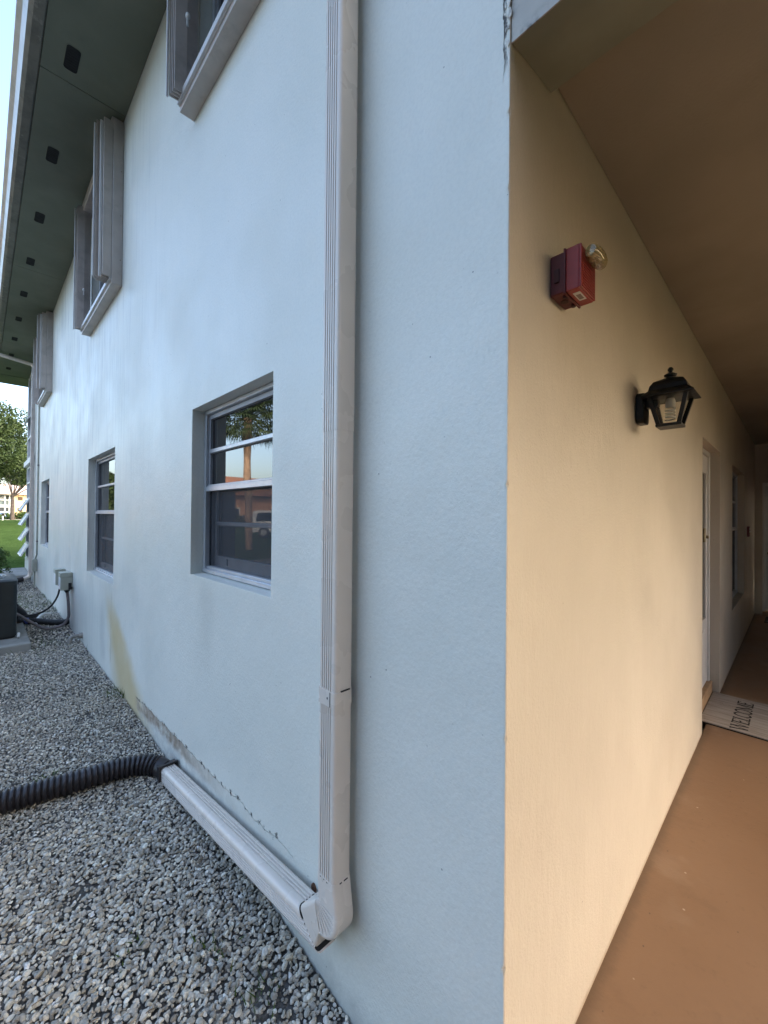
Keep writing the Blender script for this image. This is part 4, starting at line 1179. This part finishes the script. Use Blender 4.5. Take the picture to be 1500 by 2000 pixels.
def ribbed(path, r, name, m, label, cat):
    P = smooth_path(path, 26); rad = [r * (1.0 if k % 2 else 0.93) for k in range(len(P))]
    mb = MB(); mb.tube(P, rad, 12); return tag(obj(name, mb, m, smooth=True), label, cat)
ribbed([(-5.68, -0.045, 0.49), (-5.665, -0.035, 0.38), (-5.65, -0.03, 0.27), (-5.65, -0.032, 0.18), (-5.65, -0.075, 0.105), (-5.65, -0.166, 0.078), (-5.65, -0.258, 0.090), (-5.65, -0.371, 0.181), (-5.66, -0.49, 0.29)], 0.016, 'conduit', CONDUIT, 'brown grey flexible conduit drooping from the nearer box to the air conditioner', 'conduit')
ribbed([(-6.23, -0.045, 0.49), (-6.2, -0.078, 0.35), (-6.2, -0.138, 0.241), (-6.2, -0.212, 0.182), (-6.2, -0.333, 0.151), (-6.12, -0.48, 0.17)], 0.011, 'cable', RUBBER, 'thin black cable curving from the farther box towards the ground', 'cable')
mb = MB(); mb.tube(smooth_path([(-5.9, -0.50, 0.20), (-6.15, -0.42, 0.10), (-6.15, -0.30, 0.085), (-6.02, -0.18, 0.075), (-5.86, -0.06, 0.08), (-5.82, 0.0, 0.10)], 10), 0.036, 14)
lsx = tag(obj('refrigerant_pipe', mb, RUBBER, smooth=True), 'thick black insulated pipe lying between the air conditioner and the wall', 'pipe')
mb = MB(); mb.tube(smooth_path([(-6.10, -0.455, 0.145), (-6.16, -0.41, 0.105), (-6.17, -0.36, 0.095)], 6), 0.0385, 14); obj('tape_wrap', mb, BLUE, lsx, smooth=True)
mb = MB(); mb.tube(smooth_path([(-5.95, -0.50, 0.34), (-6.3, -0.42, 0.20), (-6.5, -0.35, 0.08), (-6.6, -0.25, 0.06)], 8), 0.034, 12)
tag(obj('refrigerant_pipe', mb, RUBBER, smooth=True), 'black pipe leaving the air conditioner behind the blue taped one', 'pipe')
mb = MB(); mb.tube(smooth_path([(-6.05, -0.30, 0.05), (-6.25, -0.26, 0.09), (-6.38, -0.20, 0.11), (-6.40, -0.12, 0.10)], 8), 0.017, 10)
tag(obj('drain_tube', mb, PVC, smooth=True), 'short white plastic tube lying across the black pipe', 'pipe')
mb = MB(); mb.tube(smooth_path([(-4.93, 0.01, 0.112), (-4.93, -0.05, 0.118), (-4.93, -0.088, 0.112), (-4.935, -0.105, 0.085), (-4.935, -0.107, 0.03)], 6), 0.021, 12); mb.tube([(-4.93, -0.001, 0.112), (-4.93, -0.03, 0.114)], 0.032, 14)
tag(obj('drain_elbow', mb, OLD_PVC, smooth=True), 'stubby grey pipe elbow poking from the foot of the wall', 'pipe')

# far meter box with its conduit
cb = thing('junction_box', 'grey junction box on a thin conduit near the far end of the wall', 'electrical box', (-9.75, 0, 0.3))
mb = MB(); mb.box(-9.86, -9.72, -0.075, -0.001, 0.30, 0.53); obj('case', mb, UTIL, cb, bevel=0.006)
mb = MB(); mb.tube([(-9.68, -0.016, 4.58), (-9.68, -0.016, 0.62), (-9.76, -0.03, 0.53)], 0.013, 10); mb.tube([(-9.77, -0.035, 0.30), (-9.77, -0.035, -0.01)], 0.015, 10); obj('conduit', mb, UTIL, cb, smooth=True)
mb = MB(); mb.box(-9.71, -9.65, -0.03, -0.001, 0.86, 0.885); mb.box(-9.71, -9.65, -0.03, -0.001, 2.3, 2.325); obj('clamp', mb, CONDUIT, cb)

# far downspout
d4 = thing('downspout', 'slim beige downspout at the far corner with a diagonal arm from the gutter', 'downspout', (-10.5, -0.03, 0.1))
mb = MB(); P = smooth_path([(-10.72, -0.60, 4.58), (-10.72, -0.56, 4.555), (-10.62, -0.10, 4.46), (-10.53, -0.045, 4.40), (-10.52, -0.04, 4.30)], 6)
rr_ = []
for p in P: pass
mb.tube(P, 0.036, 8); obj('arm', mb, DOWN, d4, smooth=True)
sp = spout_profile(-10.56, -10.48, -0.075, -0.012)
mb = MB(); mb.prism([(x, y, 0.20) for x, y in sp], (0, 0, 4.36 - 0.20)); obj('pipe', mb, SHUT, d4, smooth=True)
mb = MB(); mb.tube(smooth_path([(-10.52, -0.044, 0.22), (-10.52, -0.06, 0.13), (-10.51, -0.13, 0.085), (-10.50, -0.20, 0.07)], 6), 0.036, 10); obj('elbow', mb, DOWN, d4, smooth=True)
mb = MB(); mb.tube([(-10.50, -0.16, 0.075), (-10.42, -0.40, 0.055), (-10.4, -0.9, 0.05)], 0.05, 14)
tag(obj('drain_extension', mb, HOSE, smooth=True), 'black drain extension at the foot of the far downspout', 'pipe')
mb = MB(); mb.box(-12.3, -10.75, -0.62, -0.02, -0.05, 0.13)
tag(obj('concrete_step', mb, CONC, bevel=0.015), 'low concrete step in front of the far porch', 'step')

# ------------------------------------------------------------------ vegetation
def leaf_cloud(name, m, centers, radii, n, size, parent=None, flat=0.6):
    V, F = [], []
    centers = np.array(centers); radii = np.array(radii); w = radii ** 2; w = w / w.sum()
    idx = rng.choice(len(centers), n, p=w)
    d = rng.normal(size=(n, 3)); d /= np.linalg.norm(d, axis=1)[:, None]
    rr = radii[idx][:, None] * rng.uniform(0.35, 1.05, (n, 1)) ** 0.7
    P = centers[idx] + d * rr * np.array([1, 1, flat + 0.15])
    a = rng.normal(size=(n, 3)); a /= np.linalg.norm(a, axis=1)[:, None]
    b = np.cross(a, rng.normal(size=(n, 3))); b /= np.linalg.norm(b, axis=1)[:, None]
    s = size * rng.uniform(0.6, 1.4, (n, 1))
    quad = np.stack([P - a * s, P + b * s * 0.55, P + a * s, P - b * s * 0.55], 1).reshape(-1, 3)
    faces = np.arange(4 * n).reshape(n, 4)
    me = bpy.data.meshes.new(name); me.from_pydata(quad.tolist(), [], faces.tolist()); me.materials.append(m)
    o = bpy.data.objects.new(name, me); COL.objects.link(o)
    if parent: o.parent = parent; o.matrix_parent_inverse = chain_inv(parent)
    return o


def tree(base, h, crown_c, crown_r, nclump, nleaf, size, label, trunk_r=0.3, group=None, leaf=LEAF, name='oak_tree'):
    t = thing(name, label, 'tree', base, group)
    bx, by, bz = base
    cc = []
    for _ in range(nclump):
        d = rng.normal(size=3); d /= np.linalg.norm(d); q = rng.uniform(0.25, 1.0) ** 0.5
        cc.append((crown_c[0] + d[0] * crown_r[0] * q, crown_c[1] + d[1] * crown_r[1] * q, crown_c[2] + d[2] * crown_r[2] * q))
    mb = MB(); fork = (bx, by, bz + h * 0.38)
    mb.tube(smooth_path([(bx, by, bz - 0.2), (bx + 0.1, by, bz + h * 0.2), fork], 5), [trunk_r * k for k in np.linspace(1.25, 0.75, 11)], 10)
    for c in cc[::3]:
        mid = (lerp(fork[0], c[0], 0.5), lerp(fork[1], c[1], 0.5), lerp(fork[2], c[2], 0.6))
        mb.tube(smooth_path([fork, mid, c], 4), [trunk_r * k for k in np.linspace(0.36, 0.04, 9)], 6)
    obj('trunk', mb, BARK, t, smooth=True)
    leaf_cloud('crown', leaf, cc, [min(crown_r) * rng.uniform(0.22, 0.42) for _ in cc], nleaf, size, t)
    return t


tree((-58, -3.5, 0), 13, (-58, -0.9, 8.4), (5, 5.0, 4.6), 70, 30000, 0.125, 'large dark oak tree behind the far porch, its crown against the sky', 0.45)
tree((-101, 3.55, 0), 11, (-101, 5.0, 10.0), (5, 5.5, 4.0), 26, 7000, 0.30, 'slim trunked tree in front of the cream house far across the lawn', 0.30)
tree((-72, 9.5, 0), 12, (-72, 9.5, 8.0), (5, 5, 4.5), 26, 6000, 0.30, 'bushy tree hidden mostly by the far end of the building', 0.4)

tree((-46, -10.5, 0), 7, (-46, -10.0, 3.3), (3.5, 4.5, 2.0), 30, 7000, 0.22, 'bushy tree beyond the drive, mirrored in the second window', 0.25)
hm = thing('hedge', 'low dark hedge before the peach house, mirrored in the nearest window', 'hedge', (-42, -18, 0))
leaf_cloud('foliage', LEAF, [(-42 + rng.uniform(-.6, .6), rng.uniform(-20.5, -14), rng.uniform(0.3, 1.0)) for _ in range(40)], [0.7] * 40, 3500, 0.14, hm)

# clipped shrub beside the air conditioner
sh = thing('shrub', 'twiggy clipped shrub on the lawn edge behind the air conditioner', 'shrub', (-9.6, -0.86, 0))
mb = MB()
for k in range(26):
    a = rng.uniform(0, 6.28); q = rng.uniform(0.05, 0.42)
    mb.tube(smooth_path([(-9.6, -0.78, 0), (-9.6 + q * 0.5 * math.cos(a), -0.78 + q * 0.5 * math.sin(a), 0.35), (-9.6 + q * math.cos(a), -0.78 + q * math.sin(a), rng.uniform(0.5, 0.80))], 3), [0.010, .009, .008, .007, .006, .005, .004], 5)
obj('stems', mb, BARK, sh)
leaf_cloud('foliage', LEAF2, [(-9.6 + rng.uniform(-.3, .3), -0.78 + rng.uniform(-.27, .27), rng.uniform(0.30, 0.74)) for _ in range(34)], [0.16] * 34, 7000, 0.020, sh)

# unseen tall hedge, added beyond the slab to block light from that side
th_ = thing('hedge', 'unseen hedge added to block light beside the entrance walkway', 'hedge', (4.3, -6.5, 0))
mb = MB(); mb.box(3.15, 4.3, -30.0, -0.5, 0.0, 7.8); obj('stems', mb, simple('shade_hedge_core', (0.02, 0.028, 0.014), 0.95), th_)
leaf_cloud('foliage', LEAF2, [(3.2 + rng.uniform(0, 1.0), rng.uniform(-30, -0.6), rng.uniform(0.3, 7.7)) for _ in range(400)], [0.45] * 400, 22000, 0.07, th_)

# hedge strips by the far house
hd = []
for k, (ya, yb) in enumerate(((-8, 3.9), (5.2, 9))):
    cs = [(-113 + rng.uniform(-.5, .5), rng.uniform(ya, yb), 0.45 + rng.uniform(0, .3)) for _ in range(40)]
    t = thing('hedge', ['long low hedge under the white porches of the far house', 'taller hedge right of the far house by the slim trunk'][k], 'hedge', (-113, (ya + yb) / 2, 0))
    leaf_cloud('foliage', LEAF2, cs, [0.75 + 0.4 * k] * 40, 3500, 0.20, t)

# ------------------------------------------------------------------ far cream house
fh = thing('far_house', 'cream two storey house with a pale roof and white screened porches across the lawn', 'house', (-118, 4, 0))
mb = MB(); mb.box(-128, -115, 4.35, 16, 0, 5.15); mb.box(-128, -116.2, -16, 4.35, 0, 5.15); obj('wall', mb, CREAM, fh)
mb = MB(); x0, x1, y0, y1 = -129, -114.3, -17, 17
mb.add([(x0, y0, 5.1), (x1, y0, 5.1), (x1, y1, 5.1), (x0, y1, 5.1), (-122, y0 + 6, 7.6), (-122, y1 - 8, 7.6), (x0, y0, 5.3), (x1, y0, 5.3), (x1, y1, 5.3), (x0, y1, 5.3)],
       [(3, 2, 1, 0), (0, 1, 7, 6), (1, 2, 8, 7), (2, 3, 9, 8), (3, 0, 6, 9), (6, 7, 4), (7, 8, 5, 4), (8, 9, 5), (9, 6, 4, 5)])
obj('roof', mb, PINK_ROOF, fh)
for zz in (2.0, 4.35):
    mb = MB(); mb.box(-115.02, -114.92, 5.0, 5.75, zz - 0.4, zz + 0.3); w = obj('window', mb, simple('brown_window', (0.10, 0.06, 0.04), 0.3), fh)
    mb = MB(); mb.box(-114.92, -114.86, 4.95, 5.8, zz + 0.3, zz + 0.42); obj('lintel', mb, CREAM, w)
for lvl in (0, 1):
    z0 = 0.55 + lvl * 2.5
    mb = MB()
    for y in (-9.0, -7.0, -5.0, -3.0, -1.0, 1.0, 3.0, 3.7, 4.2): mb.box(-115.35, -115.2, y - 0.10, y + 0.10, z0 - 0.3, z0 + 2.05)
    for z in (z0 - 0.2, z0 + 0.9, z0 + 1.95): mb.box(-115.32, -115.22, -9, 4.3, z - 0.09, z + 0.09)
    if lvl:
        for z in (z0 + 1.15, z0 + 1.4, z0 + 1.65): mb.box(-115.30, -115.24, -9, 3.0, z - 0.03, z + 0.03)
    pf = obj('porch_frame', mb, WHITE, fh)
    mb = MB(); mb.box(-115.6, -115.5, -9, 4.3, z0 + 0.9, z0 + 2.0); obj('screen', mb, simple('dark_porch_screen', (0.05, 0.06, 0.065), 0.5), pf)
    mb = MB(); mb.box(-115.6, -115.5, -9, 4.3, z0 - 0.2, z0 + 0.88); obj('lower_panel', mb, simple('blue_porch_panel', (0.20, 0.36, 0.62), 0.5) if lvl == 0 else simple('grey_porch_panel', (0.16, 0.20, 0.20), 0.5), pf)
pt = thing('mailbox_post', 'white post with a dark box on the lawn before the far house', 'mailbox', (-98, 2.2, 0))
mb = MB(); mb.box(-98.08, -97.92, 2.12, 2.28, 0, 0.8); obj('post', mb, WHITE, pt)
mb = MB(); mb.box(-98.25, -97.7, 2.0, 2.4, 0.8, 1.2); obj('box', mb, BLACK, pt, bevel=0.05)

# ------------------------------------------------------------------ across the parking lot (seen mirrored in the windows)
oh = thing('opposite_house', 'peach house with an orange brown tile roof mirrored in the nearest window', 'house', (-58, -28, 0))
mb = MB(); mb.box(-66, -50, -60, -16.2, 0, 3.9); obj('wall', mb, PEACH, oh)
mb = MB(); x0, x1, y0, y1 = -67, -48.8, -61, -15.0
mb.add([(x0, y0, 3.8), (x1, y0, 3.8), (x1, y1, 3.8), (x0, y1, 3.8), (-58, y0 + 6, 6.9), (-58, y1 - 4, 6.9)], [(3, 2, 1, 0), (0, 1, 4), (1, 2, 5, 4), (2, 3, 5), (3, 0, 4, 5)])
obj('roof', mb, TILE, oh)
for y in np.arange(-52, -18, 6.0):
    mb = MB(); mb.box(-50.0, -49.9, y - 0.8, y + 0.8, 0.9, 2.3); w = obj('window', mb, WHITE, oh)
    mb = MB(); mb.box(-49.92, -49.86, y - 0.68, y + 0.68, 1.02, 2.18); obj('pane', mb, GLASS, w)

pt = thing('palm_tree', 'tall cabbage palm standing by the parking lot, mirrored in the nearest window', 'palm', (-15.2, -6.75, 0))
mb = MB(); mb.tube(smooth_path([(-15.2, -6.75, -0.1), (-15.25, -6.75, 1.5), (-15.2, -6.7, 3.6), (-15.2, -6.7, 5.3)], 8), [0.145 - 0.012 * math.sin(k * 0.9) + (0.03 if k > 19 else 0) for k in range(25)], 12); obj('trunk', mb, simple('palm_bark', (0.36, 0.24, 0.16), 0.9, 0, 0.3, 4, 0.6, 12), pt, smooth=True)
top = Vector((-15.2, -6.7, 5.35))
for k in range(72):
    az = k * 2.399; elv = lerp(78, -30, (k / 71) ** 0.8); L = rng.uniform(0.7, 1.25)
    d = Vector((math.cos(az) * math.cos(R(elv)), math.sin(az) * math.cos(R(elv)), math.sin(R(elv))))
    side = d.cross(Vector((0, 0, 1))); side = side.normalized() if side.length > 0.1 else Vector((1, 0, 0)); nrm = side.cross(d)
    tip = top + d * L + Vector((0, 0, -0.12)); mb = MB()
    mb.tube([top, top + d * L * 0.5 + Vector((0, 0, 0.03)), tip], [0.022, 0.016, 0.010], 5)
    for j in range(22):
        t = (j - 10.5) / 10.5; a = R(t * 100); ll = rng.uniform(0.62, 0.95) * (1 - 0.25 * abs(t))
        q = d * math.cos(a) + side * math.sin(a); e = tip + q * ll + Vector((0, 0, -0.30 * ll - 0.1 * abs(t)))
        w = nrm.cross(q).normalized() * 0.027; md = tip + q * ll * 0.55 + nrm * 0.02
        mb.add([tip, md - w, e, md + w], [(0, 1, 2, 3)])
    obj('frond', mb, PALM_LEAF, pt, fix=False)

cr = thing('parked_car', 'white parked car mirrored in the lower panes of the nearest window', 'car', (-23.6, -13.4, 0))
cd = Vector((0.51, -0.86, 0)).normalized(); cn = Vector((-cd.y, cd.x, 0)); co = Vector((-23.6, -11.0, 0.0))
CP = lambda u, v, z: co + cd * u + cn * v + Vector((0, 0, z))
side = [(0.0, 0.35), (0.0, 0.95), (0.15, 1.0), (0.25, 1.58), (0.5, 1.66), (2.2, 1.66), (3.1, 1.05), (4.3, 0.92), (4.5, 0.7), (4.5, 0.35)]
mb = MB(); mb.loft([[CP(u, -0.88, z) for u, z in side], [CP(u, -0.8 if z < 1.2 else -0.65, z) for u, z in side], [CP(u, 0.8 if z < 1.2 else 0.65, z) for u, z in side], [CP(u, 0.88, z) for u, z in side]][0:1] + [[CP(u, 0.88, z) for u, z in side]]); obj('body', mb, simple('white_car_paint', (0.75, 0.75, 0.76), 0.2), cr, bevel=0.03)
for v in (-0.89, 0.89):
    mb = MB(); q = [(0.40, 1.02), (0.48, 1.52), (2.1, 1.54), (2.75, 1.04)]
    mb.loft([[CP(u, v, z) for u, z in q], [CP(u, v * 1.006, z) for u, z in q]]); obj('side_window', mb, GLASS, cr)
    for u in (0.85, 3.6):
        w = MB(); w.tube([CP(u, v * 0.8, 0.33), CP(u, v * 1.01, 0.33)], 0.33, 20); tw = obj('wheel', w, RUBBER, cr)
        w = MB(); w.tube([CP(u, v, 0.33), CP(u, v * 1.025, 0.33)], 0.19, 14); obj('rim', w, ALU, tw)

# ------------------------------------------------------------------ weeds and litter on the gravel
V, F = MB(), MB()
weeds = MB()
for (x, y, n, s) in ((-2.35, -0.52, 40, 0.035), (-0.95, -0.22, 30, 0.03), (-0.72, -0.16, 30, 0.03), (-1.15, -0.42, 18, 0.02), (-5.0, -0.36, 60, 0.05), (-5.5, -0.38, 60, 0.06), (-3.3, -0.03, 26, 0.05), (-3.2, -0.015, 16, 0.07), (-6.9, -0.3, 160, 0.05), (-7.6, -0.25, 200, 0.05), (-0.85, -0.65, 20, 0.025), (-4.3, -0.62, 50, 0.04), (-8.4, -0.3, 220, 0.05)):
    sp = 0.05 if x > -4 else 0.28
    for k in range(n):
        px, py = x + rng.normal(0, sp), min(-0.004, y + rng.normal(0, sp * 0.7)); a = rng.uniform(0, 6.28); z = gz(px) + 0.008
        h = s * rng.uniform(0.6, 1.3); w = 0.0028
        lean = Vector((rng.normal(0, .5), rng.normal(0, .5), 1)) * h
        weeds.add([(px - w * math.cos(a), py - w * math.sin(a), z), (px + w * math.cos(a), py + w * math.sin(a), z), (px + lean.x, py + min(lean.y, -py), z + lean.z)], [(0, 1, 2)])
tag(obj('weeds', weeds, m_leaf('weed_blades', (0.05, 0.09, 0.02), (0.10, 0.15, 0.04)), fix=False), kind='stuff')
tw = MB()
for k in range(34):
    x, y = rng.uniform(-2.6, -0.5), rng.uniform(-0.85, -0.08); a = rng.uniform(0, 6.28); L = rng.uniform(0.02, 0.06); z = gz(x) + 0.020
    tw.tube(smooth_path([(x, y, z), (x + L * .5 * math.cos(a), y + L * .5 * math.sin(a), z + 0.004), (x + L * math.cos(a + .2), min(-0.01, y + L * math.sin(a + .2)), z - 0.002)], 3), 0.0013, 5)
tag(obj('twig_litter', tw, simple('dry_twig', (0.17, 0.13, 0.09), 0.9, 0, 0.3, 30), fix=False), kind='stuff')
